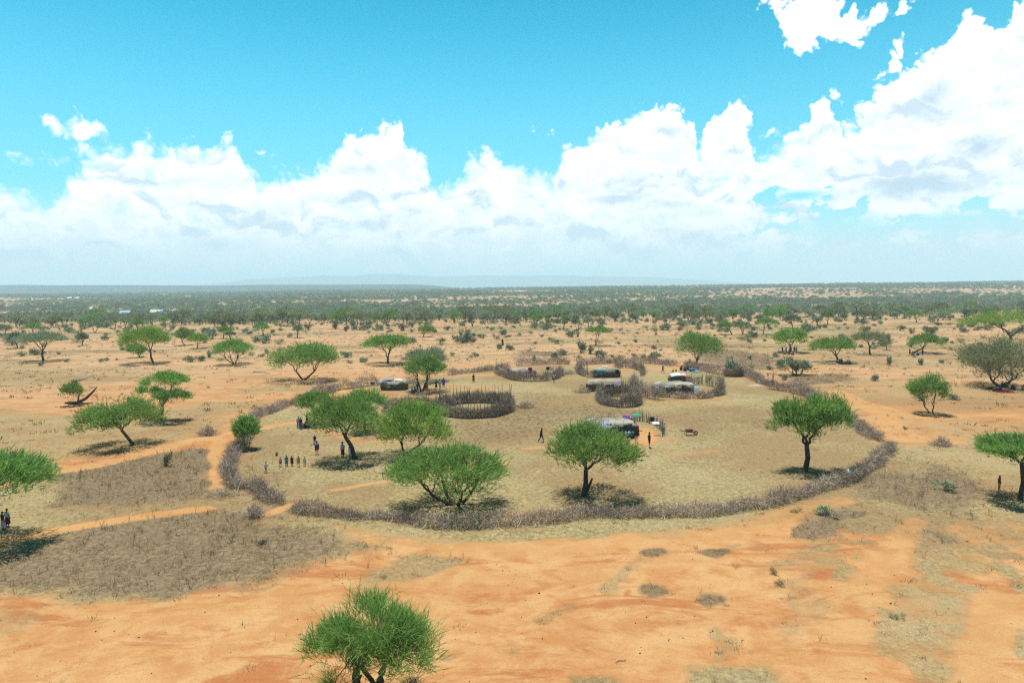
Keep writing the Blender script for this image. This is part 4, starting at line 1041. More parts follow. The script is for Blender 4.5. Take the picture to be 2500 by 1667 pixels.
thorn_fence('thorn-brush fence end with a tall upright stick near the bent tree', [(2000,985),(1970,969),(1945,961),(1921,955),(1895,950),(1880,948)], 2.2, 1.4, 260, .8, .03, seed=6)
thorn_fence('tangled fence piece with pale ash on its near side, beside the stick cage', [(1876,941),(1855,934),(1830,920),(1808,908),(1795,903)], 2.0, 1.35, 260, .8, .03, seed=7)
thorn_fence('dark shaded fence piece behind the villagers seated at the back fence', [(1765,914),(1740,910),(1712,903),(1690,897),(1676,894)], 2.2, 1.6, 260, .8, .03, seed=8)
thorn_fence('long low back fence between the two northern openings, brown brush', [(1648,893),(1600,888),(1550,886),(1500,886),(1450,888),(1414,890)], 2.2, 1.25, 230, .85, .036, seed=9)
thorn_fence('back fence of thin brush stretching west of the northern opening', [(1391,889),(1350,889),(1300,891),(1262,894)], 2.4, 1.35, 200, .9, .036, seed=10)
thorn_fence('low back fence of thin brush from the first hut towards the red-cloth hut', [(1240,898),(1224,900),(1190,905),(1150,909),(1120,912),(1098,916)], 2.0, 1.0, 200, .8, .034, seed=11)
thorn_fence('brown brush fence sheltering the first hut on its west side', [(838,950),(855,948),(880,944),(905,941),(925,940)], 2.0, 1.7, 240, .8, .03, seed=12)
thorn_fence('thin brush fence between the first hut and the green acacia', [(994,946),(1010,944),(1024,943)], 1.6, 1.6, 240, .8, .028, seed=13)
def brush_pile(label, pp, R, H, n=900, wd=.024, name='brush_pile', cat='brush pile', m=None):
    c = P(*pp); p = rng.normal(0, .42, (n, 3)) * [R, R * .8, 0]; r = np.hypot(p[:, 0] / R, p[:, 1] / (R * .8))
    p[:, 2] = rng.uniform(0, 1, n) * H * np.clip(1 - r * .8, .08, 1); d = unit(p * [1, 1, .6] + rng.normal(0, .5, (n, 3)) * [R, R, H] + [0, 0, .3])
    L = rng.uniform(.25, .75, n) * min(1, R)
    v, q, t, cc = ribbons(p, d, L, wd * rng.uniform(.6, 1.5, n), rng.normal(0, .1, (n, 3)), rng.uniform(.15, .85, n))
    o = obj(name, mesh_np(name, v, q, t, cc), m or BRUSH, loc=c - Vector((0, 0, .05))); return tag(o, label, cat)
brush_pile('round pile of dry grey brush beside the sandy path west of the fence', (508,1062), 1.25, 1.3, 1100)
brush_pile('round purple-grey brush ball just outside the near opening of the fence', (622,1262), .95, 1.05, 1000, .018)
brush_pile('purple-grey dry brush ball on orange soil east of the compound', (2298,1088), 1.2, 1.1, 900, .02)
brush_pile('pale dry brush ball in front of the weeds beyond the eastern fence', (1948,942), 2.0, 1.5, 900, .03)
brush_pile('small loose brush heap between the red-cloth hut and the fenced huts', (1389,913), 1.7, .9, 500, .034)
brush_pile('reddish brush heap at the end of the fallen log near the pole pen', (1284,995), 1.4, 1.1, 600, .03)
brush_pile('pointed heap of dry branches on the fence line under the forked umbrella acacia', (785,948), 1.5, 1.5, 700, .03)
brush_pile('dead brush lying flat at the western weed edge', (545,1210), 1.6, .7, 500, .022)
brush_pile('bristly dry shrub against the near west corner of the fenced hut', (1422,958), 1.5, 1.5, 600, .03)

# ------------------------------------------------------------------ pens of sticks
def sticks(mb, L, per_m, h0, h1, r=.03, jitter=.14, c=(.15, .8), lean=.07):
    for k in range(len(L) - 1):
        a, b = L[k], L[k + 1]
        for _ in range(max(1, int((b - a).length * per_m))):
            q = a.lerp(b, rng.uniform()) + Vector((rng.normal(0, jitter), rng.normal(0, jitter), 0)); z = tzf(q.x, q.y)
            h = rng.uniform(h0, h1); d = Vector((rng.normal(0, lean) * h, rng.normal(0, lean) * h, h))
            m = Vector((rng.normal(0, .03), rng.normal(0, .03), 0))
            rr_ = r * rng.uniform(.6, 1.3)
            mb.tube([(q.x, q.y, z - .1), (q.x + d.x * .5 + m.x, q.y + d.y * .5 + m.y, z + d.z * .5), (q.x + d.x, q.y + d.y, z + d.z)], [rr_, rr_ * .85, rr_ * .5], 4, cap=False, c=rng.uniform(*c))
def ellipse(c, rx, ry, a0=0, a1=360, n=28):
    pts = []
    for k in range(n + 1):
        a = R_(a0 + (a1 - a0) * k / n); x, y = c[0] + rx * math.cos(a), c[1] + ry * math.sin(a); pts.append(Vector((x, y, tzf(x, y))))
    return pts
def local(me, c):
    n = len(me.vertices); a = np.empty(n * 3, np.float32); me.vertices.foreach_get('co', a); a = a.reshape(-1, 3) - np.array(list(c), np.float32)
    me.vertices.foreach_set('co', a.ravel()); return me
def pole_mesh(h, r, bend):
    mb = MB(); mb.tube([(0, 0, -.2), (bend * .4, bend * .2, h * .5), (bend, -bend * .3, h)], [r, r * .85, r * .55], 6, c=.4); return mb.mesh('pole', True)
POLES = [pole_mesh(2.2, .055, .08), pole_mesh(2.6, .06, -.1), pole_mesh(1.9, .05, .15), pole_mesh(3.0, .06, .05)]
def pen(label, c, rx, ry, bh, per_m, npoles=0, wd=.03, arc=(0, 360), cat='pen', width=1.0, stick=3.0, sh=(.9, 1.6), name='stick_pen', pole_s=(.75, 1.1), seed=30, vert=1.0, front=1.0):
    ring = ellipse(c, rx, ry, *arc)
    t = thing(name, label, cat, (c[0], c[1], tzf(c[0], c[1])))
    arr = brush_arrays(ring, width, bh, per_m, .8, wd, seed, vert=vert)
    keep = (fbm(arr[0][:, 0] / 1.3, arr[0][:, 1] / 1.3, 2, seed) + .25 * rng.uniform(size=len(arr[2])) > .47) | (name == 'stick_pen'); arr = [q[keep] for q in arr]
    fr = np.where(arr[0][:, 1] < c[1], front, 1.0); zz = tz(arr[0][:, 0], arr[0][:, 1]); arr[0][:, 2] = zz + (arr[0][:, 2] - zz) * fr
    mb = MB(); sticks(mb, ring[:len(ring) // 2 + 1] if front < 1 else ring, stick, *sh)
    if front < 1: sticks(mb, ring[len(ring) // 2:], stick * .35, sh[0] * .8, sh[1] * .8)
    obj('brush', local(brush_mesh(arr, 'brush', mb), t.location), BRUSH, t)
    for k in range(npoles):
        a = R_(arc[0] + (arc[1] - arc[0]) * (k + rng.uniform(-.3, .3)) / npoles)
        x, y = c[0] + rx * math.cos(a), c[1] + ry * math.sin(a)
        o = obj('pole', POLES[int(rng.integers(4))], STICK, t, Vector((x, y, tzf(x, y))) - t.location)
        s = rng.uniform(*pole_s); o.scale = (1, 1, s); o.rotation_euler = (rng.normal(0, .035), rng.normal(0, .035), rng.uniform(0, 6.28))
    return t
c1 = (P(1160,983) + P(1160,1020)) / 2
pen('round livestock pen of tall dark poles and brush in the middle of the compound', c1, 5.5, (P(1160,983).y - P(1160,1021).y) / 2, 1.5, 620, 70, seed=31, stick=18, sh=(1.2, 2.1), width=1.0, pole_s=(1.0, 1.5), front=.8)
c2 = (P(1010,985) + P(1010,1015)) / 2
pen('smaller brush pen with a few poles behind the yellow-green acacia', c2, 4.2, 4.2, 1.1, 240, 10, seed=32, pole_s=(.6, .9))
c3 = (P(1511,968) + P(1511,993)) / 2
pen('rounded pen of close-set brown sticks in front of the fenced hut', c3, 3.2, (P(1511,966).y - P(1511,993).y) / 2, 1.6, 420, 8, seed=33, pole_s=(.7, .95), stick=9, sh=(1.2, 2.0), vert=1.4)
c4 = P(1790,918)
pen('upright cage of sticks with a green bush growing in it, on the back fence', c4, 1.7, 1.1, 1.45, 380, 12, seed=34, pole_s=(.8, 1.1), stick=8, sh=(1.1, 1.8), vert=1.4)
b = bush(c4.x + .3, c4.y + .8, 2.0, 'leafy', 'green bush rising out of the stick cage on the back fence', 'single shrubs near the village'); b.scale.z = 3.0
def yard(label, ax, ay, bx, by, y0, y1, arc, bh, per_m, seed, npoles=0, **kw):
    c = (P((ax + bx) / 2, y0) + P((ax + bx) / 2, y1)) / 2; rx = (P(bx, (y0 + y1) / 2).x - P(ax, (y0 + y1) / 2).x) / 2; ry = abs(P((ax + bx) / 2, y0).y - P((ax + bx) / 2, y1).y) / 2
    return pen(label, c, rx, ry, bh, per_m, npoles, arc=arc, seed=seed, name='yard_fence', cat='fence', **kw)
yard('thick grey brush wall in front of the red-cloth hut', 1234, 0, 1368, 0, 905, 931, (175, 375), 1.55, 320, 35, 6, width=1.5, stick=4, sh=(1.2, 2.0))
yard('loose brush fence curving round the northern fenced hut on its west side', 1411, 0, 1470, 0, 900, 922, (95, 280), 1.5, 170, 36, 5, stick=5, sh=(1.2, 2.2), vert=1.3)
yard('ragged brush fence round the yard east of the northern fenced hut', 1505, 0, 1567, 0, 897, 920, (-60, 140), 1.4, 150, 37, 6, stick=5, sh=(1.2, 2.2), vert=1.3)
yard('bare stick fence in front of the orange yard between two huts', 1515, 0, 1562, 0, 934, 956, (180, 330), .9, 90, 38, 14, stick=4, sh=(1.2, 2.2), vert=1.2, pole_s=(.7, 1.0))
yard('tangled brush fence on the west side of the large grey hut', 1553, 0, 1608, 0, 936, 976, (100, 290), 1.7, 200, 39, 4, stick=4, sh=(1.2, 2.2), width=1.8)
yard('knee-high brush fence along the near side of the large grey hut', 1585, 0, 1755, 0, 944, 973, (195, 345), 1.0, 300, 40, 0, width=1.4, stick=2, sh=(.6, 1.1))
yard('spiky brush fence round the orange yard east of the large grey hut', 1690, 0, 1756, 0, 938, 965, (-70, 150), 1.7, 180, 41, 6, stick=6, sh=(1.3, 2.3), vert=1.4)
yard('low brush fence west of the red-cloth hut', 1212, 0, 1245, 0, 902, 918, (90, 290), 1.1, 200, 42, 3, stick=4, sh=(.9, 1.6))
yard('sparse fence of crooked sticks hung with clothes east of the tarpaulin hut', 1548, 0, 1612, 0, 1028, 1072, (-50, 140), .75, 45, 43, 14, stick=4, sh=(.9, 1.8), width=.5, wd=.022, pole_s=(.55, .8))
brush_pile('dry brush heap just behind the tarpaulin hut', (1450,1030), 1.6, 1.3, 500, .026)
brush_pile('brush heap behind the ridge of the tarpaulin hut', (1486,1026), 1.6, 1.3, 500, .026)

# ------------------------------------------------------------------ huts
def cmat(name, col, **k):
    k = dict(dict(rough=.85, var=.14, scale=3.0, spec=.1), **k); return material(name, col, **k)
ROOF = cmat('mud_roof', (.300, .252, .185), var=.4, scale=1.1, bump=.5, col2=(.20, .175, .14), rough=.95)
ROOFG = cmat('old_tarpaulin_roof', (.180, .168, .142), var=.45, scale=1.2, bump=.5, col2=(.30, .28, .24))
WALLM = material('stick_and_mud_wall', (.125, .094, .070), .95, .5, 3.5, .3, 0, .05, 0, .8, (.15, .115, .085))
CLOTH = {}
def cloth_mat(nm, col):
    if nm not in CLOTH: CLOTH[nm] = cmat(nm + '_cloth', col, var=.18, scale=9.0, bump=.2)
    return CLOTH[nm]
COLS = dict(white=(.50,.50,.48), pale_blue=(.28,.42,.58), blue=(.045,.13,.40), navy=(.015,.022,.06), teal=(.02,.20,.27), red=(.42,.018,.03), maroon=(.16,.018,.028), black=(.012,.012,.014),
            orange=(.55,.17,.03), purple=(.20,.06,.34), lilac=(.42,.33,.46), green=(.02,.30,.16), olive=(.12,.15,.03), brown=(.13,.085,.055), cream=(.58,.50,.38), grey=(.22,.22,.23), pink=(.60,.32,.33), yellow=(.62,.42,.06), khaki=(.24,.19,.12), stripe=(.04,.10,.30))
def CM(c): return cloth_mat(c, COLS[c])
def loaf(W_, D_, H_, sq=3.8, nx=34, ny=20, rough=.06, seed=0, flat=.35, z0=0.0):
    """a soft rectangular mound: roof of skins, mud and sheets"""
    v = []
    for j_ in range(ny):
        for i_ in range(nx):
            u, w = -1 + 2 * i_ / (nx - 1), -1 + 2 * j_ / (ny - 1)
            # squeeze square to a superellipse
            k = (abs(u) ** sq + abs(w) ** sq) ** (1 / sq); m_ = max(abs(u), abs(w), 1e-6)
            s = m_ / max(k, 1e-6); x, y = u * s, w * s; e = m_
            z = (H_ + .22 * (fbm(np.array([u * 1.3 + seed * 3.1]), np.array([w * 1.1]), 2, seed + 9)[0] - .5) + .05 * math.sin(u * 9 + seed)) * (1 - e ** 3.0) ** flat + fbm(np.array([x * 3 + seed]), np.array([y * 2.2]), 3, seed)[0] * rough * 2 - rough
            ov = .10 * (fbm(np.array([math.atan2(y, x) * 1.3 + seed]), np.array([seed * 1.]), 2, seed + 5)[0] - .5) * e + rough * 1.2 * (fbm(np.array([x * 5 + seed]), np.array([y * 5.]), 2, seed + 3)[0] - .5) * (e > .96)
            v.append((x * W_ / 2 * (1 + ov), y * D_ / 2 * (1 + ov), z0 + (z if e < .999 else -.12 * fbm(np.array([x * 6.]), np.array([y * 6.]), 2, seed)[0])))
    f = [(j_ * nx + i_, j_ * nx + i_ + 1, (j_ + 1) * nx + i_ + 1, (j_ + 1) * nx + i_) for j_ in range(ny - 1) for i_ in range(nx - 1)]
    me = bpy.data.meshes.new('roof'); me.from_pydata(v, [], f); me.polygons.foreach_set('use_smooth', [True] * len(f)); me.update(); return me
def sheet(W_, D_, sag, seed, nx=12, ny=9, name='tarpaulin'):
    v = []
    for j_ in range(ny):
        for i_ in range(nx):
            u, w = i_ / (nx - 1) - .5, j_ / (ny - 1) - .5
            edge = 1 + .12 * (vnoise(np.array([u * 5 + seed]), np.array([w * 5.]), seed)[0] - .5)
            v.append((u * W_ * edge, w * D_ * edge, sag * (-(2 * u) ** 2 * .6 - (2 * w) ** 2 * .6) + .07 * fbm(np.array([u * 6 + seed]), np.array([w * 6.]), 2, seed)[0]))
    f = [(j_ * nx + i_, j_ * nx + i_ + 1, (j_ + 1) * nx + i_ + 1, (j_ + 1) * nx + i_) for j_ in range(ny - 1) for i_ in range(nx - 1)]
    me = bpy.data.meshes.new(name); me.from_pydata(v, [], f); me.polygons.foreach_set('use_smooth', [True] * len(f)); me.update()
    return me
def cloth_obj(name, W_, D_, sag, seed, mat, parent, loc, rot=(0, 0, 0), label=None):
    o = obj(name, sheet(W_, D_, sag, seed, name=name), mat, parent, loc); o.rotation_euler = rot
    m = o.modifiers.new('thick', 'SOLIDIFY'); m.thickness = .02
    if label: o['label'] = label
    return o
def hut(label, x0, x1, ybase, H_, D_, roofmat, seed, rz=0.0, wall_h=None, rags=5, ropes=0):
    c = P((x0 + x1) / 2, ybase); W_ = (x1 - x0) * c.y / FPX
    c = c + Vector((0, D_ / 2, 0)); c.z = tzf(c.x, c.y); H_ = H_ * .88
    t = thing('hut', label, 'hut', c, rz)
    wall_h = wall_h or H_ * .68
    # wall: bent sticks and brush daubed with mud
    mb = MB(); n = 44; sq = 3.2
    ringp = []
    for k in range(n):
        a = 2 * math.pi * k / n; ca, sa_ = math.cos(a), math.sin(a); s = (abs(ca) ** sq + abs(sa_) ** sq) ** (-1 / sq)
        ringp.append((ca * s * W_ * .47, sa_ * s * D_ * .46))
    vs = [(x, y, -.1) for x, y in ringp] + [(x * 1.0 + rng.normal(0, .03), y + rng.normal(0, .03), wall_h * .55) for x, y in ringp] + [(x * .98, y * .98, wall_h + .05) for x, y in ringp]
    mb.add(vs, [(r * n + k, r * n + (k + 1) % n, (r + 1) * n + (k + 1) % n, (r + 1) * n + k) for r in range(2) for k in range(n)], .35)
    for k in range(260):
        a = rng.uniform(0, 2 * math.pi); ca, sa_ = math.cos(a), math.sin(a); s = (abs(ca) ** sq + abs(sa_) ** sq) ** (-1 / sq)
        x, y = ca * s * W_ * .485, sa_ * s * D_ * .48
        mb.tube([(x, y, -.05), (x + rng.normal(0, .1), y + rng.normal(0, .04), wall_h * .5), (x + rng.normal(0, .2), y + rng.normal(0, .05), wall_h * rng.uniform(.7, 1.02))], [.03, .025, .012], 4, cap=False, c=rng.uniform(.3, 1.6))
    obj('wall', mb.mesh('wall'), WALLM, t)
    obj('roof', loaf(W_ * 1.0, D_ * 1.02, H_ - wall_h, rough=.17, seed=seed), roofmat, t, (0, 0, wall_h))
    # skins and rags hanging over the eave
    for k in range(rags):
        u = -.42 + .84 * (k + rng.uniform(.1, .9)) / rags
        cloth_obj('hide', rng.uniform(.5, 1.1), rng.uniform(.5, .85), .05, seed + k, CM(['brown', 'khaki', 'grey', 'brown', 'khaki', 'black'][k % 6]), t, (u * W_, -D_ * .49 - .03, wall_h - .05 + rng.uniform(-.1, .08)), (R_(68 + rng.uniform(-8, 14)), 0, rng.normal(0, .05)))
    for k in range(ropes):
        u = (-.3 + .6 * k / max(1, ropes - 1)) * W_; pts = []
        for s in range(9):
            w = -1 + 2 * s / 8; zz = wall_h + (H_ - wall_h) * (1 - abs(w) ** 3) ** .35 + .06
            pts.append((u + .5 * w, w * D_ * .52, zz))
        r_ = MB(); r_.tube(pts, [.03] * 9, 5, c=.9); obj('rope', r_.mesh('rope', True), BARK_PALE, t)
    return t, W_, D_, wall_h
h1, W1, D1, w1_ = hut('long low hut with grey plastic sheets on its roof, first on the west side', 926, 993, 953, 2.0, 3.0, ROOFG, 1, rags=4)
cloth_obj('tarpaulin', 2.1, 1.2, .12, 5, CM('grey'), h1, (-1.0, -.5, 2.06), (R_(18), 0, .1)); cloth_obj('tarpaulin', 1.6, .6, .10, 6, CM('white'), h1, (1.0, -.9, 1.92), (R_(24), R_(4), -.05))
cloth_obj('tarpaulin', .7, .5, .08, 7, CM('teal'), h1, (-2.5, -1.5, 1.4), (R_(50), 0, .2))
h2, W2, D2, w2_ = hut('pale-roofed hut with a red cloth hung on its side, inside a brush wall', 1243, 1309, 922, 2.0, 3.0, ROOF, 2, rags=3)
o = cloth_obj('cloth', .85, 1.15, .03, 9, CM('red'), None, h2.location + Vector((1.55, -1.62, 1.55)), (R_(80), 0, .05)); tag(o, 'red cloth hung on the side of the pale-roofed hut', 'cloth')
h3, W3, D3, w3_ = hut('northern hut with a flat tan roof and black sheeting under the eave', 1447, 1517, 922, 2.1, 3.2, ROOF, 3, rags=6)
cloth_obj('tarpaulin', 1.2, .6, .06, 15, CM('white'), h3, (-.1, .6, 2.14), (0, 0, 0)); cloth_obj('tarpaulin', 1.9, .5, .05, 16, CM('teal'), h3, (-1.2, -1.6, 1.42), (R_(62), 0, .03))
h4, W4, D4, w4_ = hut('hut with a smooth tan loaf roof and dark stick wall, nearest behind the stick pen', 1434, 1519, 956, 2.2, 3.2, ROOF, 4, rags=5)
cloth_obj('tarpaulin', .9, 1.1, .05, 25, CM('lilac'), h4, (2.5, -1.5, 1.5), (R_(66), 0, .2))
h5, W5, D5, w5_ = hut('large hut with a sagging grey roof and torn edges among brush', 1600, 1701, 962, 2.1, 4.0, ROOFG, 5, rags=8)
cloth_obj('tarpaulin', .8, .9, .05, 35, CM('pale_blue'), h5, (-3.3, -2.05, .9), (R_(70), 0, .3)); cloth_obj('tarpaulin', .8, .9, .05, 36, CM('pale_blue'), h5, (3.5, -1.9, .8), (R_(66), 0, -.3))
h6, W6, D6, w6_ = hut('small round-backed hut patched with white and pink sheets behind the large grey hut', 1636, 1686, 938, 1.9, 2.4, cmat('old_thatch', (.17, .12, .075), var=.3), 6, rags=2)
cloth_obj('tarpaulin', 1.9, 1.3, .16, 45, CM('white'), h6, (-.8, -.6, 1.86), (R_(20), R_(-6), 0)); cloth_obj('tarpaulin', 1.1, .9, .12, 46, CM('pink'), h6, (.65, -.8, 1.80), (R_(24), R_(8), 0)); cloth_obj('tarpaulin', .7, .5, .1, 47, CM('white'), h6, (.9, .2, 2.0), (0, .1, 0))
h7, W7, D7, w7_ = hut('big tarpaulin hut tied down with ropes, people sitting at its open side', 1424, 1556, 1064, 2.0, 3.4, ROOFG, 7, rz=R_(4), rags=7, ropes=5)
cloth_obj('tarpaulin', 1.3, .7, .06, 55, CM('pale_blue'), h7, (-.6, -1.75, 1.3), (R_(60), 0, .1))
# thatch dome and a low mud wall
t = thing('granary', 'small straw-coloured dome between the yellow-green acacia and the pole pen', 'granary', P(1025,1000))
mb = MB(); ns = 14
for k in range(7):
    pass
vs = []; fs = []
for r in range(7):
    a = r / 6 * math.pi / 2
    for k in range(ns):
        b_ = 2 * math.pi * k / ns; vs.append((1.15 * math.cos(a) * math.cos(b_), 1.15 * math.cos(a) * math.sin(b_), .15 + 1.15 * math.sin(a)))
for r in range(6):
    for k in range(ns): fs.append((r * ns + k, r * ns + (k + 1) % ns, (r + 1) * ns + (k + 1) % ns, (r + 1) * ns + k))
mb.add(vs, fs, .5); obj('dome', mb.mesh('dome', True), cmat('straw_dome', (.50, .36, .16), var=.3, scale=8), t)
mb = MB()
for k in range(9): a = k * .7; mb.tube([(1.15 * math.cos(a), 1.15 * math.sin(a), -.1), (1.12 * math.cos(a), 1.12 * math.sin(a), .25)], [.05, .05], 5, c=.4)
obj('stilt', mb.mesh('stilt'), STICK, t)
mb = MB()
for k in range(5): mb.tube([(-1.6 + k * .75, 0, 0), (-1.6 + k * .75 + .1, .03, .45), (-1.6 + k * .75 + .1, .05, .85)], [.38, .36, .2], 7, c=.5)
mb.box((0, 0, .35), (3.4, .5, .7)); o = obj('mud_wall', mb.mesh('mud_wall', True), cmat('mud_wall', (.36, .29, .22), var=.25), loc=P(1232,909)); tag(o, 'low pale mud wall running west from the red-cloth hut', 'wall')

# ------------------------------------------------------------------ logs, dead trees, odds and ends
def log(label, a, b, r=.12, h=0.0, twigs=2, name='fallen_log', mat=None, mid=.25):
    A0, B0 = P(*a), P(*b); B0.z += h; m = A0.lerp(B0, .5) + Vector((0, mid * .3, mid)); mb = MB()
    c = A0.copy()
    A1, M1, B1 = A0 - c + Vector((0, 0, r)), m - c, B0 - c + Vector((0, 0, r))
    mb.tube([A1, A1.lerp(M1, .5) + Vector((0, .1, .04)), M1, M1.lerp(B1, .6) + Vector((.05, -.1, .05)), B1], [r, r * .95, r * .85, r * .7, r * .45], 7, c=.5)
    for k in range(twigs):
        q = M1.lerp(B1, rng.uniform(-.6, .9)); mb.tube([q, q + Vector((rng.normal(0, .4), rng.normal(0, .3), rng.uniform(.3, .7)))], [r * .45, r * .15], 5, c=.5)
    o = obj(name, mb.mesh(name, True), mat or BARK_PALE, loc=c); return tag(o, label, 'log')
log('bleached log lying on the western grass beyond the broken tree', (184,932), (214,926), .22, .1)
log('thin dead branch lying on the plain west of the forked umbrella acacia', (618,909), (660,913), .12)
log('forked dead log running from the pole pen to the reddish brush heap', (1246,987), (1274,996), .16, 0, 2)
log('bare white branch propped above the small flat acacia by the fence', (722,992), (765,975), .14, 1.9, 3)
log('pale straight beam resting on stakes behind the yellow-green acacia', (1013,974), (1048,974), .16, 0, 0, 'beam', None, .02)
log('small curved stick lying on the open orange soil', (1503,1619), (1527,1610), .035, 0, 0, 'stick', BARK_PALE, .08)
t = thing('broken_tree', 'broken tree lying on the western grass with one green tuft still growing', 'tree', P(190,990))
mb = MB(); L0 = t.location
def lp(px, py, h): q = P(px, py); return Vector((q.x, q.y, q.z + h)) - L0
mb.tube([lp(158,985,.1), lp(172,986,.25), lp(190,988,.35), lp(210,986,.9), lp(228,984,1.9), lp(240,982,2.7)], [.10, .22, .28, .24, .17, .06], 7)
mb.tube([lp(190,988,.3), lp(205,990,.35), lp(228,990,.5)], [.18, .14, .05], 6); mb.tube([lp(190,988,.3), lp(193,986,1.2), lp(198,985,2.4)], [.16, .12, .06], 6)
for k in range(14):
    q = lp(rng.uniform(205, 240), 984, rng.uniform(.8, 2.4)); mb.tube([q, q + Vector((rng.normal(0, .3), rng.normal(0, .2), -rng.uniform(.2, .9)))], [.03, .008], 3, cap=False)
obj('trunk', mb.mesh('trunk', True), BARK, t)
fo, _c = foliage([(lp(197,985,0).x, 0, 1.55, 1.5, 3.6, 'round')], 900, .6, .08, 77); v, q, tt, c = ribbons(*fo); obj('crown', mesh_np('crown', v, q, tt, c), LEAF, t)
for k, (pp, h) in enumerate((((1153,797), 5.0), ((1411,822), 5.2), ((1995,800), 3.6))):
    mb = MB(); 
    for _ in range(4 if k != 2 else 3): limb(mb, (rng.normal(0, .15), 0, -.1), (rng.normal(0, .9), rng.normal(0, .4), h * rng.uniform(.6, 1)), .16, .03, 5, 4, .06)
    o = obj('dead_tree', mb.mesh('dead_tree', True), BARK, loc=P(*pp)); tag(o, ['bare dead tree standing on the orange plain, blackened, before the tree line', 'short clump of upright dead poles on the plain by the two-stemmed flat acacia', 'dead leaning snag with a crossbar limb on the eastern plain'][k], 'tree')
o = obj('tree_stump', None); bpy.data.objects.remove(o)
def stump(label, pp, h, r):
    mb = MB(); mb.tube([(0, 0, -.1), (.02, 0, .3 * h), (-.03, .02, .8 * h), (.02, 0, h)], [r * 1.35, r, r * .9, r * .8], 9, c=.5); mb.tube([(0, 0, h * .6), (.25, -.1, h * .85)], [r * .5, r * .25], 6)
    o = obj('tree_stump', mb.mesh('tree_stump', True), BARK, loc=P(*pp)); return tag(o, label, 'tree stump')
stump('dark cut stump standing just beside the acacia at the lower edge', (872,1712), 1.55, .20)
stump('upright rotten stump on the plain north of the red-cloth hut', (1227,843), 2.0, .32)
stump('tall thin stake stuck in the ground at the eastern fence end', (1887,940), 2.2, .09)
# wheelbarrow
t = thing('wheelbarrow', 'rusty red wheelbarrow standing alone on the open grass', 'wheelbarrow', P(1683,1062), R_(8)); s_ = 1.15
mb = MB(); a = [(-.50, -.30, .62), (.42, -.30, .62), (.42, .30, .62), (-.50, .30, .62)]; b_ = [(-.28, -.19, .36), (.24, -.19, .36), (.24, .19, .36), (-.28, .19, .36)]
inn = [(x * .95, y * .93, z + .0) for x, y, z in a]; inb = [(x * .93, y * .9, z + .025) for x, y, z in b_]
mb.add(a + b_ + inn + inb, [(4, 5, 6, 7)[::-1]] + [(k, (k + 1) % 4, 4 + (k + 1) % 4, 4 + k) for k in range(4)] + [(8 + k, 12 + k, 12 + (k + 1) % 4, 8 + (k + 1) % 4) for k in range(4)] + [(12, 13, 14, 15)] + [(k, 8 + k, 8 + (k + 1) % 4, (k + 1) % 4) for k in range(4)])
obj('tray', mb.mesh('tray'), cmat('rusty_red_paint', (.20, .05, .03), var=.35, scale=12), t)
MET = cmat('dark_metal', (.03, .03, .03))
for sy in (-.24, .24):
    mb = MB(); mb.tube([(-1.05, sy * 1.1, .60), (-.5, sy, .40), (.3, sy * .8, .34), (.72, sy * .3, .22)], [.028] * 4, 6); obj('handle', mb.mesh('handle', True), MET, t)
    mb = MB(); mb.tube([(-.38, sy, .42), (-.45, sy, .0)], [.024, .024], 6); obj('leg', mb.mesh('leg', True), MET, t)
mb = MB(); ring = [(.72 + .20 * math.cos(k * math.pi / 10), 0, .22 + .20 * math.sin(k * math.pi / 10)) for k in range(21)]; mb.tube(ring, [.055] * 21, 8, cap=False)
wh = obj('wheel', mb.mesh('wheel', True), MET, t); mb = MB()
for k in range(6): mb.tube([(.72, 0, .22), (.72 + .17 * math.cos(k * 1.047), 0, .22 + .17 * math.sin(k * 1.047))], [.018, .018], 5)
mb.tube([(.72, -.08, .22), (.72, .08, .22)], [.03, .03], 6); obj('rim', mb.mesh('rim'), cmat('rust', (.16, .07, .04)), wh)
for o in t.children: o.scale = (s_,) * 3
def jerrycan(label, pp, col):
    t = thing('jerrycan', label, 'jerrycan', P(*pp), rng.uniform(0, 3)); mb = MB(); mb.box((0, 0, .18), (.30, .20, .36)); mb.box((0, 0, .385), (.26, .16, .05), taper=.7)
    o = obj('body', mb.mesh('body'), CM(col), t); m = o.modifiers.new('round', 'BEVEL'); m.width = .03
    mb = MB(); mb.tube([(-.09, 0, .40), (-.07, 0, .47), (.05, 0, .47), (.08, 0, .41)], [.02] * 4, 6); obj('handle', mb.mesh('handle'), CM(col), t)
    mb = MB(); mb.tube([(.11, 0, .38), (.11, 0, .46)], [.035, .035], 8); obj('cap', mb.mesh('cap'), CM('black'), t)
    for c in t.children: c.scale = (1.35,) * 3
jerrycan('yellow jerrycan on the grass, the one closer to the seated villagers', (1650,907), 'yellow'); jerrycan('dull khaki jerrycan, further out on the grass from the seated villagers', (1643,908), 'khaki'); jerrycan('pale yellow jerrycan standing among the seated villagers', (1668,905), 'cream')
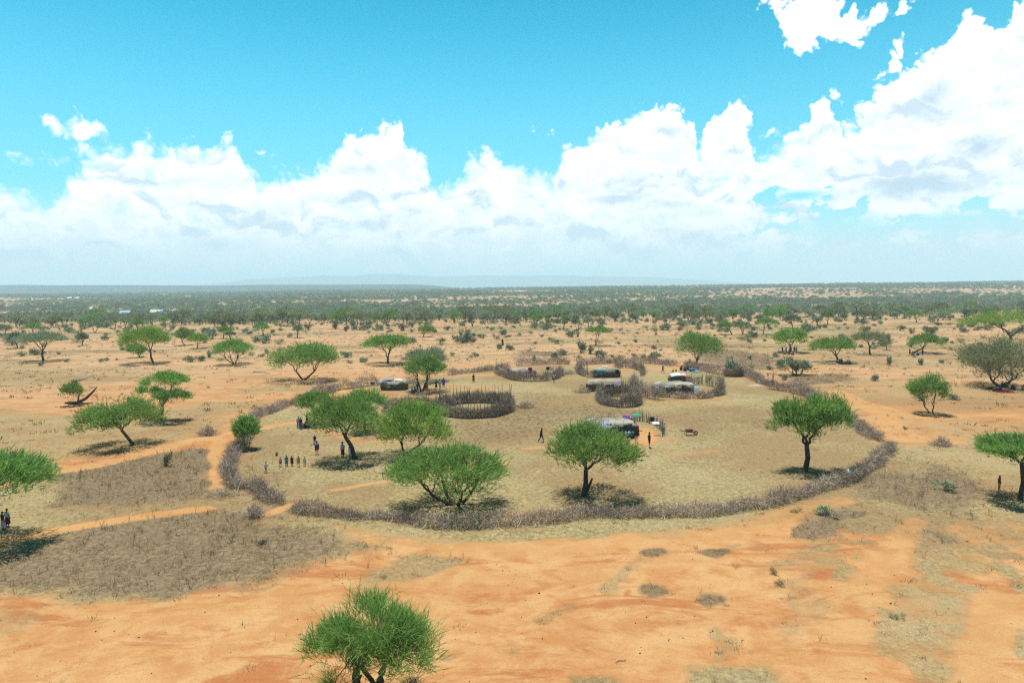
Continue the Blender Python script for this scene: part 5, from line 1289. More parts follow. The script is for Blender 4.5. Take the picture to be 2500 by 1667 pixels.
# washing hung on bushes and poles
def hang(label, pp, h, W_, D_, col, seed, tilt=75, rz=0.0):
    q = P(*pp); o = cloth_obj('cloth', W_, D_, .05, seed, CM(col), None, q + Vector((0, 0, h)), (R_(tilt), 0, rz)); return tag(o, label, 'cloth')
hang('purple cloths bundled over the fence behind the tarpaulin hut', (1529,1046), 1.35, .95, .9, 'purple', 61, 60); hang('navy cloth beside the purple washing', (1537,1047), 1.1, .6, .7, 'navy', 62, 70)
hang('bright green cloth tied to the top of a slanting pole', (1555,1050), 2.0, 1.0, .55, 'green', 63, 35, .3); hang('grey cloth on the slanting pole below the green one', (1546,1048), 1.65, .6, .6, 'grey', 64, 60, .3)
hang('white cloth spread over the stick fence east of the tarpaulin hut', (1601,1062), 1.55, .9, .6, 'white', 65, 20); hang('round navy cloth on a stick of the clothes fence', (1592,1056), 1.75, .5, .6, 'navy', 66, 80)
hang('black and white cloths hung on the brush wall east of the red-cloth hut', (1340,922), 1.9, 1.1, .7, 'black', 67, 70); hang('grey-green cloth next to the black cloth on the brush wall', (1346,922), 1.9, .8, .6, 'grey', 68, 60)
hang('blue and white cloth hung on the wall of the first hut', (949,953), 1.0, .6, 1.0, 'pale_blue', 69, 84); hang('blue cloth on the fence at the near corner of the first hut', (910,950), 1.1, .8, .5, 'navy', 70, 60)
hang('white rag caught on the tall fence sticks near the stick cage', (1874,938), 1.9, .4, .7, 'white', 71, 80); hang('scrap of white plastic caught in the shaded eastern fence', (2071,1174), .95, .25, .5, 'pale_blue', 72, 40)
hang('grey sheet draped on the fence beside the stick cage', (1806,917), 1.0, 1.3, 1.1, 'cream', 73, 35); hang('blue sheet spread on the ground among the seated villagers', (1700,909), .15, 1.9, 1.2, 'teal', 74, 6)
hang('maroon patterned blanket spread in the shade of the big grey-brown acacia', (2453,957), .12, 2.6, 1.8, 'maroon', 75, 5); hang('red and blue striped cloth arched at the corner of the tarpaulin hut', (1556,1066), .75, .6, 1.3, 'maroon', 76, 78, .5)
mb = MB(); mb.tube([(0, 0, -.1), (.25, .05, 1.1), (.55, .1, 2.15)], [.035, .03, .02], 6); o = obj('pole', mb.mesh('washing_pole', True), STICK, loc=P(1544,1052)); o.name = 'washing_pole'; tag(o, 'slanting bare pole carrying the green cloth', 'pole')
# far settlement
for k, (px, py, w, c, lb) in enumerate(((307,762,26,'pale_blue','long blue-roofed building in the far western woodland'), (380,760,24,'white','white-roofed building beside the blue one in the far woodland'), (392,760,14,'pale_blue','small pale blue roof at the end of the white-roofed building'),
                                        (171,727,11,'white','white-walled building on the far western rise'), (190,727,9,'white','shorter white building on the far western rise'), (224,752,7,'white','tiny white roof deep in the far western woodland'), (430,758,14,'white','low whitish roof east of the blue-roofed building'))):
    Y = {762: 640, 760: 660, 727: 1250, 752: 800, 758: 670}[py]; r = ray(px, py); X = r.x * Y / r.y; z = tzf(X, Y); W_ = w * Y / FPX
    zz = max(z + 1.5, hgt(px, py, Y) - 3.0)
    t = thing('far_house', lb, 'building', (X, Y, z)); mb = MB(); hh = zz + 2.2 - z; mb.box((0, 0, hh / 2), (W_ * .95, 5, hh)); obj('wall', mb.mesh('wall'), CM('cream'), t)
    mb = MB(); mb.add([(-W_/2, -3, hh), (W_/2, -3, hh), (W_/2, 0, hh + 2.4), (-W_/2, 0, hh + 2.4), (-W_/2, 3, hh), (W_/2, 3, hh)], [(0, 1, 2, 3), (3, 2, 5, 4), (0, 3, 4), (1, 5, 2), (0, 4, 5, 1)]); obj('roof', mb.mesh('roof'), CM(c), t)
# ------------------------------------------------------------------ people
SKIN = cmat('skin', (.040, .024, .017), var=.1, rough=.55, spec=.3); HAIR = cmat('hair', (.008, .007, .006), var=.2, scale=40)
def skin_mesh(name, joints, edges, root=0):
    me = bpy.data.meshes.new(name); me.from_pydata([j[0] for j in joints], edges, []); me.update()
    o = bpy.data.objects.new(name, me); COL.objects.link(o)
    m = o.modifiers.new('skin', 'SKIN'); m.use_smooth_shade = True
    if not me.skin_vertices:
        me.attributes.new  # the layer is made by the modifier
    for k, j in enumerate(joints):
        sv = me.skin_vertices[0].data[k]; r = j[1]; sv.radius = (r, r) if not isinstance(r, tuple) else r; sv.use_root = (k == root)
    s = o.modifiers.new('sub', 'SUBSURF'); s.levels = 1; s.render_levels = 1
    bpy.context.view_layer.update()
    ev = o.evaluated_get(bpy.context.evaluated_depsgraph_get()); nm = bpy.data.meshes.new_from_object(ev)
    bpy.data.objects.remove(o); nm.polygons.foreach_set('use_smooth', [True] * len(nm.polygons)); nm.name = name; return nm
def figure(pose):
    """joint positions for a 1.7 m body facing -Y; returns the body mesh and the joints"""
    J = {}
    if pose in ('stand', 'point', 'akimbo'):
        J = dict(pel=(0,0,.93), wa=(0,.0,1.08), ch=(0,.01,1.26), nk=(0,.01,1.44), hL=(.095,0,.90), hR=(-.095,0,.90), kL=(.11,-.02,.49), kR=(-.11,-.01,.49), aL=(.11,.01,.08), aR=(-.12,.02,.08), tL=(.13,-.14,.03), tR=(-.14,-.13,.03),
                 sL=(.17,.01,1.40), sR=(-.17,.01,1.40), eL=(.23,.03,1.13), eR=(-.23,.03,1.13), wL=(.25,-.04,.90), wR=(-.25,-.04,.90))
        if pose == 'point': J.update(eR=(-.38,-.03,1.25), wR=(-.60,-.10,1.14))
        if pose == 'akimbo': J.update(eR=(-.36,.06,1.16), wR=(-.18,-.06,1.05), eL=(.36,.06,1.16), wL=(.18,-.06,1.05))
    elif pose == 'walk':
        J = dict(pel=(0,0,.91), wa=(0,-.02,1.06), ch=(0,-.04,1.24), nk=(0,-.06,1.42), hL=(.09,0,.88), hR=(-.09,0,.88), kL=(.10,-.20,.50), kR=(-.10,.06,.48), aL=(.10,-.26,.08), aR=(-.10,.34,.13), tL=(.11,-.41,.04), tR=(-.11,.24,.03),
                 sL=(.17,-.04,1.38), sR=(-.17,-.04,1.38), eL=(.22,.10,1.14), eR=(-.22,-.16,1.14), wL=(.22,.08,.90), wR=(-.22,-.34,.98))
    elif pose == 'sit':
        J = dict(pel=(0,.05,.13), wa=(0,.03,.28), ch=(0,-.02,.46), nk=(0,-.06,.63), hL=(.11,0,.13), hR=(-.11,0,.13), kL=(.20,-.36,.42), kR=(-.20,-.34,.44), aL=(.14,-.56,.08), aR=(-.14,-.54,.08), tL=(.15,-.72,.03), tR=(-.15,-.70,.03),
                 sL=(.17,-.03,.60), sR=(-.17,-.03,.60), eL=(.26,-.18,.40), eR=(-.26,-.18,.40), wL=(.14,-.40,.42), wR=(-.14,-.38,.46))
    else:   # lie, resting on one elbow
        J = dict(pel=(0,0,.14), wa=(.16,.02,.17), ch=(.34,.04,.26), nk=(.50,.05,.40), hL=(-.06,-.08,.13), hR=(-.06,.08,.15), kL=(-.46,-.16,.12), kR=(-.42,-.04,.30), aL=(-.86,-.10,.08), aR=(-.80,-.10,.10), tL=(-.92,-.20,.08), tR=(-.88,-.22,.08),
                 sL=(.42,-.12,.34), sR=(.42,.20,.34), eL=(.46,-.24,.08), eR=(.26,.22,.20), wL=(.62,-.30,.10), wR=(.02,.08,.24))
    V_ = {k: Vector(q) for k, q in J.items()}
    up = (V_['nk'] - V_['ch']).normalized()
    if pose == 'lie': up = Vector((.45, -.05, .9)).normalized()
    hd = V_['nk'] + up * .16 + Vector((0, -.025, 0)); tp = V_['nk'] + up * .25
    V_['hd'] = hd; V_['tp'] = tp
    names = ['pel', 'wa', 'ch', 'nk', 'hL', 'hR', 'kL', 'kR', 'aL', 'aR', 'tL', 'tR', 'sL', 'sR', 'eL', 'eR', 'wL', 'wR']
    rad = dict(pel=(.145,.11), wa=(.125,.095), ch=(.155,.11), nk=.052, hL=.085, hR=.085, kL=.056, kR=.056, aL=.036, aR=.036, tL=.034, tR=.034, sL=.062, sR=.062, eL=.041, eR=.041, wL=.027, wR=.027)
    js = [(J[n], rad[n]) for n in names]; ix = {n: k for k, n in enumerate(names)}
    E = [('pel','wa'),('wa','ch'),('ch','nk'),('pel','hL'),('pel','hR'),('hL','kL'),('hR','kR'),('kL','aL'),('kR','aR'),('aL','tL'),('aR','tR'),('ch','sL'),('ch','sR'),('sL','eL'),('sR','eR'),('eL','wL'),('eR','wR')]
    ed = [(ix[a], ix[b]) for a, b in E]
    def addj(q, r, par): js.append((tuple(q), r)); ed.append((par, len(js) - 1)); return len(js) - 1
    a = addj(V_['nk'] + up * .07 + Vector((0, -.01, 0)), .060, ix['nk']); b_ = addj(hd, (.080, .096), a); addj(tp, (.066, .080), b_)
    for s in ('L', 'R'):   # palm, four unequal bent fingers, thumb from the palm's side
        e, w = V_['e' + s], V_['w' + s]; d = (w - e).normalized(); side = d.cross(Vector((0, 1, .2))).normalized()
        pm = addj(w + d * .055, (.034, .018), ix['w' + s])
        for f, ln in ((-.024, .062), (-.008, .078), (.008, .074), (.024, .058)):
            r1 = addj(w + d * .098 + side * f, .0095, pm); cur = d.cross(side).normalized()
            r2 = addj(w + d * (.098 + ln * .5) + side * f + cur * .012, .0088, r1); addj(w + d * (.098 + ln * .9) + side * f + cur * .034, .0075, r2)
        t1 = addj(w + d * .06 + side * -.042 + Vector((0, -.015, 0)), .0105, pm); addj(w + d * .095 + side * -.058 + Vector((0, -.03, 0)), .0085, t1)
    me = skin_mesh('body', js, ed)
    # face: eyes, nose, mouth and ears are pushed into one continuous head with the body
    bm_ = MB(); fwd = Vector((0, -1, 0)); f0 = hd + fwd * .085
    rt = Vector((1, 0, 0))
    bm_.tube([f0 + up * .012 + fwd * -.01, f0 - up * .02 + fwd * .024, f0 - up * .036 + fwd * .006], [.010, .017, .012], 6)
    bm_.tube([f0 - up * .064 - rt * .028 + fwd * -.008, f0 - up * .062 + fwd * .006, f0 - up * .064 + rt * .028 + fwd * -.008], [.006, .012, .006], 6)
    for sx in (-1, 1):
        bm_.tube([hd + rt * sx * .078 + up * .02, hd + rt * sx * .095 + up * .0, hd + rt * sx * .080 - up * .03], [.010, .018, .009], 6)
        bm_.tube([f0 + rt * sx * .034 + up * .014 + fwd * -.012, f0 + rt * sx * .034 + up * .012 + fwd * .002], [.013, .009], 6)
    face = bm_.mesh('face', True)
    import bmesh
    b2 = bmesh.new(); b2.from_mesh(me); b2.from_mesh(face); b2.to_mesh(me); b2.free()
    hb_ = MB()
    ns, nr_ = 12, 6; vs = []; fs = []
    for r in range(nr_):
        a = r / (nr_ - 1) * R_(98)
        for k in range(ns):
            t_ = 2 * math.pi * k / ns; dirv = up * math.cos(a) + (rt * math.cos(t_) + up.cross(rt).normalized() * math.sin(t_)) * math.sin(a)
            cut = 1.0 if dirv.dot(fwd) < .55 else .97
            q = hd + up * .035 + Vector((dirv.x * .092, dirv.y * .106, dirv.z * .098)) * cut; vs.append(q)
    for r in range(nr_ - 1):
        for k in range(ns): fs.append((r * ns + k, r * ns + (k + 1) % ns, (r + 1) * ns + (k + 1) % ns, (r + 1) * ns + k))
    hb_.add(vs, fs); return me, hb_.mesh('hair', True), V_
def ring_cloth(name, rings, n=20, fold=.0, seed=0):
    """cloth tube through elliptical rings (centre, rx, ry), folded towards its lower end"""
    mb = MB(); vs = []; fs = []
    for i_, (c, rx, ry, k) in enumerate(rings):
        c = Vector(c)
        for a_ in range(n):
            a = 2 * math.pi * a_ / n; f = 1 + fold * k * math.sin(a * 5 + seed) + fold * .5 * k * math.sin(a * 8 + seed * 2)
            vs.append(c + Vector((math.cos(a) * rx * f, math.sin(a) * ry * f, 0)))
    for i_ in range(len(rings) - 1):
        for a_ in range(n): fs.append((i_ * n + a_, i_ * n + (a_ + 1) % n, (i_ + 1) * n + (a_ + 1) % n, (i_ + 1) * n + a_))
    mb.add(vs, fs); return mb
def sleeves(mb, V_, r=.066, end='e', t=.75):
    for s in 'LR':
        a, b = V_['s' + s], V_[end + s]; c0 = V_['ch']; a2 = a.lerp(c0, .25)
        mb.tube([a2, a, a.lerp(b, t * .5), a.lerp(b, t)], [r * 1.1, r * 1.25, r * 1.08, r * 1.05], 10, cap=False)
def legs(mb, V_, t=.8, r=.10):
    for s in 'LR':
        h, k, a = V_['h' + s], V_['k' + s], V_['a' + s]; e = h.lerp(k, min(1, t)) if t <= 1 else k.lerp(a, t - 1)
        pts = [V_['pel'].lerp(h, .7) + Vector((0, 0, .03)), h.lerp(k, .35), h.lerp(k, min(.92, t))] + ([k, e] if t > 1 else [])
        mb.tube(pts, [r * 1.2, r * 1.02, r * .9] + ([r * .78, r * .7] if t > 1 else []), 10, cap=False)
PROTO = {}
def proto(pose):
    if pose in PROTO: return PROTO[pose]
    me, hair, V_ = figure(pose); cl = {}
    if pose in ('stand', 'point', 'akimbo', 'walk'):
        pel, wa, ch, nk = V_['pel'], V_['wa'], V_['ch'], V_['nk']; kx = (V_['kL'] + V_['kR']) / 2; ax_ = (V_['aL'] + V_['aR']) / 2
        wdk = .17 if pose != 'walk' else .20; wyk = .16 if pose != 'walk' else .30
        torso = [(nk + Vector((0, 0, -.015)), .075, .07, 0), (nk + Vector((0, 0, -.06)), .165, .095, 0), (ch, .185, .135, .2), (wa, .165, .125, .4)]
        m = ring_cloth('shirt', torso + [(pel + Vector((0, 0, .0)), .185, .145, .8), (pel + Vector((0, 0, -.07)), .19, .15, 1)], fold=.03); sleeves(m, V_); cl['shirt'] = m.mesh('shirt', True)
        m = ring_cloth('skirt', [(wa + Vector((0, 0, -.02)), .15, .12, 0), (pel, .185, .15, .4), (pel.lerp(kx, .55), .20, .17 if pose != 'walk' else .22, .8), (kx + Vector((0, 0, -.10)), wdk + .05, wyk + .03, 1), (kx.lerp(ax_, .45), wdk + .06, wyk + .04, 1.2)], fold=.07); cl['skirt'] = m.mesh('skirt', True)
        m = ring_cloth('shorts', [(wa, .15, .12, 0), (pel, .18, .14, .2), (pel + Vector((0, 0, -.10)), .18, .14, .2)], fold=.02); legs(m, V_, .85); cl['shorts'] = m.mesh('shorts', True)
        m = ring_cloth('trousers', [(wa, .15, .12, 0), (pel, .175, .14, .2), (pel + Vector((0, 0, -.10)), .175, .14, .2)], fold=.02); legs(m, V_, 1.85, .085); cl['trousers'] = m.mesh('trousers', True)
        m = ring_cloth('dress', torso + [(pel, .19, .155, .5), (pel.lerp(kx, .55), .21, .18, .8), (kx, wdk + .06, wyk + .04, 1.1), (kx + Vector((0, 0, -.08)), wdk + .07, wyk + .05, 1.3)], fold=.06); sleeves(m, V_); cl['dress'] = m.mesh('dress', True)
        m = ring_cloth('shawl', [(nk + Vector((0, 0, .0)), .085, .08, 0), (nk + Vector((0, 0, -.06)), .20, .13, .2), (ch + Vector((0, 0, .02)), .26, .165, .6), (wa + Vector((0, 0, .06)), .25, .17, 1)], fold=.06); cl['shawl'] = m.mesh('shawl', True)
        m = ring_cloth('robe', [(nk + Vector((0, 0, -.02)), .09, .085, 0), (nk + Vector((0, 0, -.07)), .19, .12, .1), (ch, .225, .16, .4), (wa, .225, .165, .6), (pel, .235, .18, .8), (kx + Vector((0, 0, .05)), .225, .19, 1.1)], fold=.05); cl['robe'] = m.mesh('robe', True)
    elif pose == 'sit':
        m = ring_cloth('shirt', [(V_['nk'] + Vector((0, .0, -.015)), .075, .07, 0), (V_['nk'] + Vector((0, .01, -.06)), .165, .10, 0), (V_['ch'], .19, .14, .3), (V_['wa'], .18, .145, .6), (V_['pel'] + Vector((0, 0, -.06)), .21, .17, 1)], fold=.04); sleeves(m, V_); cl['shirt'] = m.mesh('shirt', True)
        m = MB()
        m.tube([V_['pel'] + Vector((0, .12, .03)), V_['pel'] + Vector((0, -.06, .03)), (V_['kL'] + V_['kR']) / 2 + Vector((0, .10, -.12)), (V_['kL'] + V_['kR']) / 2 + Vector((0, -.02, -.10)), (V_['aL'] + V_['aR']) / 2 + Vector((0, .03, .06))], [.17, .22, .27, .28, .24], 16); cl['skirt'] = m.mesh('skirt', True)
        m = MB(); legs(m, V_, 1.85, .085); cl['trousers'] = m.mesh('trousers', True)
        m = ring_cloth('shawl', [(V_['nk'] + Vector((0, 0, .0)), .085, .08, 0), (V_['nk'] + Vector((0, .01, -.07)), .21, .14, .2), (V_['ch'] + Vector((0, .01, -.02)), .27, .20, .7), (V_['wa'] + Vector((0, .02, -.08)), .28, .23, 1)], fold=.06); cl['shawl'] = m.mesh('shawl', True)
    else:
        m = MB(); m.tube([V_['nk'].lerp(V_['ch'], .25), V_['ch'], V_['wa'], V_['pel']], [.11, .165, .15, .17], 14); sleeves(m, V_); cl['shirt'] = m.mesh('shirt', True)
        m = MB(); m.tube([V_['wa'], V_['pel'], (V_['kL'] + V_['kR']) / 2 + Vector((0, .05, -.05)), (V_['aL'] + V_['aR']) / 2 + Vector((.1, .05, .02))], [.14, .19, .19, .13], 14); cl['skirt'] = m.mesh('skirt', True)
    # wide hat and head scarf
    hd = V_['hd']; up = (V_['tp'] - V_['nk']).normalized()
    m = ring_cloth('hat', [(hd + up * .055, .20, .20, 0), (hd + up * .07, .11, .12, 0), (hd + up * .15, .085, .095, 0), (hd + up * .165, .01, .01, 0)]); cl['hat'] = m.mesh('hat', True)
    m = ring_cloth('headscarf', [(hd + up * -.02 + Vector((0, .03, 0)), .100, .095, 0), (hd + up * .05 + Vector((0, .01, 0)), .107, .117, .3), (hd + up * .12, .085, .095, .3), (hd + up * .15, .01, .01, 0)], fold=.03); cl['headscarf'] = m.mesh('headscarf', True)
    PROTO[pose] = (me, hair, cl); return PROTO[pose]
def person(label, pp, pose, wear, s=1.0, rz=0.0, group=None):
    me, hair, cl = proto(pose); t = thing('person', label, 'person', P(*pp), R_(rz), group)
    b = obj('body', me, SKIN, t); b.scale = (s,) * 3
    h = obj('hair', hair, HAIR, t); h.scale = (s,) * 3
    for nm, c in wear.items():
        o = bpy.data.objects.new(nm, cl[nm]); COL.objects.link(o); o.parent = t; o.scale = (s,) * 3
        if not cl[nm].materials: cl[nm].materials.append(CM('grey'))
        o.material_slots[0].link = 'OBJECT'; o.material_slots[0].material = CM(c)
    return t
KID = .63
def stripe_mat(nm, a, b_):
    m = bpy.data.materials.new(nm); m.use_nodes = True; t = NT(m.node_tree); t.n.clear()
    s = t.new('ShaderNodeSeparateXYZ'); t.l.new(t.new('ShaderNodeTexCoord').outputs['Object'], s.inputs[0])
    w = t.m('GREATER_THAN', t.m('FRACT', t.m('MULTIPLY', s.outputs[2], 6.5)), .5)
    bs = t.new('ShaderNodeBsdfPrincipled'); t.l.new(t.mix(w, a, b_), bs.inputs['Base Color']); bs.inputs['Roughness'].default_value = .9
    t.l.new(bs.outputs[0], t.new('ShaderNodeOutputMaterial').inputs['Surface']); return m
CLOTH['bluestripe'] = stripe_mat('blue_white_stripe', (.03, .08, .28), (.45, .50, .58)); COLS['bluestripe'] = (0, 0, 0)
CLOTH['brownstripe'] = stripe_mat('brown_white_stripe', (.05, .03, .03), (.50, .45, .36)); COLS['brownstripe'] = (0, 0, 0)
person('child in a white shirt and dark shorts walking alone ahead of the row', (649,1154), 'walk', {'shirt': 'white', 'shorts': 'navy'}, KID * 1.08, 150)
person('child in a white vest and dark shorts, first in the row of five', (685,1139), 'walk', {'shirt': 'pink', 'shorts': 'black'}, KID, 20)
person('child in a teal dress, second in the row of five', (700,1138), 'stand', {'dress': 'teal', 'trousers': 'navy'}, KID * 1.1, 10)
person('child in a red dress in the middle of the row of five', (713,1138), 'stand', {'dress': 'maroon'}, KID * 1.05, -5)
person('child in a striped shirt, fourth in the row of five', (729,1139), 'stand', {'shirt': 'brownstripe', 'shorts': 'khaki'}, KID * 1.05, 0)
person('small child in a whitish dress, last in the row of five', (744,1138), 'stand', {'dress': 'cream'}, KID * .95, 10)
person('toddler in dark clothes sitting on the bare soil behind the row', (676,1111), 'sit', {'shirt': 'olive', 'skirt': 'brown'}, KID * .8, 10)
person('adult in a red robe and white shawl stretching out one arm', (774,1109), 'point', {'robe': 'maroon', 'shawl': 'lilac', 'headscarf': 'white'}, .98, 10)
person('dark-clothed child standing just behind the adult in the red robe', (769,1086), 'stand', {'shirt': 'black', 'shorts': 'grey'}, .72, 0)
person('woman in a lilac top, maroon skirt and hat at the tree shade edge', (837,1116), 'stand', {'shirt': 'lilac', 'skirt': 'maroon', 'hat': 'black'}, 1.0, -20)
person('boy in a blue striped shirt leaning by the broad acacia trunk', (857,1120), 'stand', {'shirt': 'bluestripe', 'shorts': 'pale_blue'}, .95, 15)
person('person in a pale blue shirt standing at the western fence, outermost of the cluster', (729,1045), 'stand', {'shirt': 'pale_blue', 'trousers': 'black'}, .95, 200)
person('person in a red top and blue skirt standing in the cluster by the western fence', (735,1048), 'stand', {'shirt': 'maroon', 'skirt': 'blue'}, .98, 160)
person('person in a black and olive top standing among those by the western fence', (750,1038), 'akimbo', {'shirt': 'black', 'skirt': 'navy', 'shawl': 'olive'}, 1.02, 100)
person('person in white sitting low in the cluster by the western fence', (744,1043), 'sit', {'shirt': 'white', 'skirt': 'brown'}, .95, 60)
person('person in maroon sitting beside the one in white near the western fence', (753,1044), 'sit', {'shirt': 'maroon', 'skirt': 'black'}, .95, -40)
person('person in green and black, first of three standing east of the hut tree', (1065,949), 'akimbo', {'shirt': 'olive', 'skirt': 'black'}, .98, 30)
person('person in pale lilac, middle of the three standing east of the hut tree', (1074,947), 'stand', {'shirt': 'cream', 'skirt': 'lilac'}, .96, 20)
person('person in a long violet-blue dress, last of the three east of the hut tree', (1083,945), 'stand', {'dress': 'purple', 'skirt': 'purple'}, 1.05, -20)
person('person in a white top squatting at the west side of the hut tree', (1006,958), 'sit', {'shirt': 'cream', 'skirt': 'olive'}, 1.05, 40)
person('person in a bright blue wrap sitting by the trunk of the hut tree', (1013,955), 'sit', {'shirt': 'pale_blue', 'skirt': 'blue'}, 1.1, 20)
person('person in navy standing against the trunk of the hut tree', (1019,954), 'stand', {'dress': 'navy', 'skirt': 'navy'}, .9, 0)
person('person in an orange wrap standing east of the hut tree trunk', (1043,953), 'stand', {'robe': 'orange', 'skirt': 'orange'}, .9, -30)
person('person in red standing between the trunk and the one in orange', (1038,953), 'stand', {'dress': 'maroon'}, .88, 20)
person('person in a red wrap walking on the open grass east of the hut tree', (1156,933), 'walk', {'shirt': 'maroon', 'skirt': 'red'}, 1.0, 10)
person('person in a white shirt and red shorts standing before the brush wall', (1353,934), 'stand', {'shirt': 'white', 'shorts': 'red'}, 1.02, 0)
person('dark-clothed person striding across the grass towards the back fence', (1618,910), 'walk', {'shirt': 'black', 'trousers': 'black', 'hat': 'grey'}, 1.05, 75)
person('person in navy walking alone west of the tarpaulin hut', (1321,1079), 'walk', {'shirt': 'navy', 'trousers': 'navy'}, 1.02, 60)
person('dark-dressed person standing at the edge of the orange yard', (1585,1093), 'stand', {'shirt': 'black', 'shorts': 'black', 'shawl': 'navy'}, 1.08, 80)
person('person in pale trousers standing behind the round acacia near the tarpaulin hut', (1553,1082), 'stand', {'shirt': 'black', 'trousers': 'cream'}, .98, 150)
for k, (px, py, w, lb, rz) in enumerate(((1512,1060,{'shirt':'red','skirt':'maroon'},'person in red sitting at the open side of the tarpaulin hut',0), (1523,1061,{'shirt':'pink','skirt':'teal'},'person in pink and teal sitting at the tarpaulin hut',20), (1537,1061,{'shirt':'pale_blue','skirt':'blue'},'person in pale blue and blue sitting at the tarpaulin hut',-20),
     (1546,1064,{'shirt':'black','skirt':'grey'},'person in black sitting at the corner of the tarpaulin hut',-40), (1530,1058,{'shirt':'black','skirt':'black'},'dark-clothed person deep in the shade of the tarpaulin hut',10))):
    person(lb, (px, py), 'sit', w, 1.12, rz)
for px, py, w, lb, ps, rz in ((1518,1066,{'shirt':'navy','skirt':'maroon'},'person in navy and maroon sitting furthest out before the tarpaulin hut','sit',30), (1531,1067,{'shirt':'white','skirt':'blue'},'person in white and blue sitting furthest out before the tarpaulin hut','sit',-10),
     (1541,1068,{'shirt':'teal','skirt':'black'},'person in teal and black sitting before the tarpaulin hut','sit',15), (1551,1067,{'shirt':'black','skirt':'brown'},'person in black and brown sitting by the striped arched cloth','sit',-30),
     (1543,1059,{'shirt':'black','skirt':'navy'},'dark person bending at the corner of the tarpaulin hut','stand',40), (1534,1055,{'shirt':'maroon','skirt':'black'},'person in maroon standing under the eave of the tarpaulin hut','stand',0)):
    person(lb, (px, py), ps, w, 1.1 if ps == 'sit' else .85, rz)
person('person in a grey shirt standing at the doorway of the tarpaulin hut', (1549,1058), 'stand', {'shirt': 'grey', 'skirt': 'black'}, .95, -10)
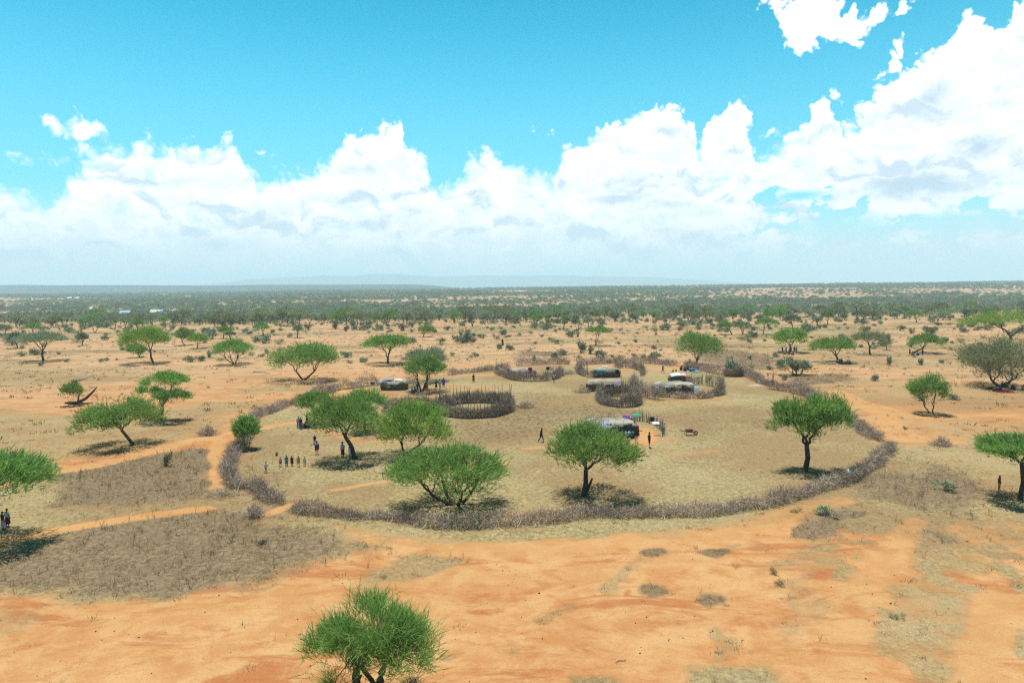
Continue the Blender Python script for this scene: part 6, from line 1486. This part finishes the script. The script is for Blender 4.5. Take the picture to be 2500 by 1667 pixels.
for k, (px, py, w, lb, ps, rz) in enumerate((
     (1664,903,{'shirt':'maroon','skirt':'black'},'person in a dark red top sitting outermost under the back-fence acacia','sit',-30), (1671,905,{'shirt':'black','skirt':'navy'},'person in black sitting second under the back-fence acacia','sit',10), (1678,903,{'shirt':'navy','skirt':'black'},'person in navy sitting under the back-fence acacia','sit',30),
     (1685,906,{'shirt':'grey','skirt':'teal'},'person in grey and teal sitting under the back-fence acacia','sit',0), (1694,906,{'shirt':'teal','skirt':'blue'},'person in teal and blue sitting under the back-fence acacia','sit',-20), (1684,892,{'shirt':'white','trousers':'black'},'person in a white shirt standing behind those under the back-fence acacia','stand',0),
     (1900,862,{'shirt':'pale_blue','skirt':'grey'},'person in pale blue sitting apart at the west of the crowded acacia','sit',40), (1910,861,{'shirt':'maroon','skirt':'maroon'},'person in a maroon robe standing at the crowded acacia','stand',30), (1914,864,{'shirt':'black','skirt':'grey'},'person in black sitting at the crowded acacia','sit',0),
     (1919,861,{'shirt':'white','skirt':'grey'},'person in white standing at the crowded acacia','stand',0), (1926,864,{'shirt':'black','skirt':'brown'},'person in black and brown sitting by the trunk of the crowded acacia','sit',-10), (1934,866,{'shirt':'red','skirt':'red'},'person wrapped in bright red sitting at the crowded acacia','sit',0),
     (1939,861,{'shirt':'navy','skirt':'grey'},'person in navy and grey standing at the crowded acacia','stand',-20), (1944,862,{'shirt':'grey','skirt':'olive'},'person in grey standing outermost at the crowded acacia','stand',-40), (1931,860,{'shirt':'pink','skirt':'black'},'person in a pale top behind the one in bright red','stand',0),
     (2044,886,{'shirt':'maroon','skirt':'black'},'person in maroon sitting at the foot of the crooked acacia','sit',30), (2048,887,{'shirt':'white','skirt':'black'},'person in a white top sitting at the crooked acacia','sit',0), (2053,884,{'shirt':'olive','skirt':'black'},'person in dark olive sitting against the crooked trunk','sit',-20),
     (2060,889,{'shirt':'navy','skirt':'navy'},'person in navy lying in the shade of the crooked acacia','lie',0), (2068,889,{'shirt':'teal','skirt':'blue'},'person in teal sitting at the east of the crooked acacia shade','sit',20), (2073,889,{'shirt':'brown','skirt':'navy'},'person in brown sitting outermost at the crooked acacia','sit',-20),
     (2221,866,{'shirt':'navy','skirt':'maroon'},'person in navy standing at the trunk of the lying acacia','stand',30), (2227,867,{'shirt':'maroon','skirt':'brown'},'person in maroon sitting beside the lying trunk','sit',0), (2239,867,{'shirt':'pale_blue','skirt':'navy'},'person in pale blue sitting under the lying acacia','sit',-10),
     (2252,868,{'shirt':'maroon','skirt':'brown'},'tall person in a red-brown wrap standing under the lying acacia','stand',0), (1846,817,{'shirt':'black','skirt':'black'},'single dark figure sitting far out on the orange plain','sit',0),
     (2410,950,{'shirt':'grey','skirt':'black'},'person in pale grey lying furthest west under the big grey-brown acacia','lie',170), (2445,944,{'shirt':'pale_blue','skirt':'navy'},'person in a white and blue wrap sitting against the grey-brown trunk','sit',20), (2455,944,{'shirt':'maroon','skirt':'olive'},'person in a reddish top leaning beside the grey-brown trunk','sit',-20),
     (2436,954,{'shirt':'black','skirt':'black'},'dark-clothed person lying before the grey-brown trunk','lie',0), (2471,951,{'shirt':'navy','skirt':'black'},'dark figure sitting behind the maroon blanket','sit',-10), (2497,953,{'shirt':'maroon','skirt':'teal'},'person in maroon and teal sitting at the picture edge under the grey-brown acacia','sit',10))):
    person(lb, (px, py), ps, w, 1.0 if ps == 'stand' else 1.15, rz)
person('person in a dark red top and orange trousers standing by the crooked bare trunk', (2439,1197), 'stand', {'shirt': 'maroon', 'trousers': 'orange'}, .82, 30)
person('schoolchild in a navy jumper and checked pale skirt at the western picture edge', (8,1293), 'stand', {'shirt': 'navy', 'skirt': 'lilac'}, .86, 150)
person('schoolchild in a white shirt and maroon skirt beside the one in navy', (19,1286), 'stand', {'shirt': 'white', 'skirt': 'maroon'}, .88, 170)
# ------------------------------------------------------------------ haze: the air itself
def build_haze():
    mb = MB(); mb.box((0, 20000, 110), (110000, 100000, 350))
    hz = mb.mesh('haze')
    m = bpy.data.materials.new('air'); m.use_nodes = True
    t = NT(m.node_tree); t.n.clear()
    pv = t.new('ShaderNodeVolumePrincipled')
    pv.inputs['Color'].default_value = (.62, .87, 1.0, 1); pv.inputs['Density'].default_value = 0.00017; pv.inputs['Anisotropy'].default_value = 0.0
    t.l.new(pv.outputs[0], t.new('ShaderNodeOutputMaterial').inputs['Volume'])
    tag(obj('haze', hz, m), 'pale blue air haze lying over the plain', 'haze', kind='stuff')
build_haze()
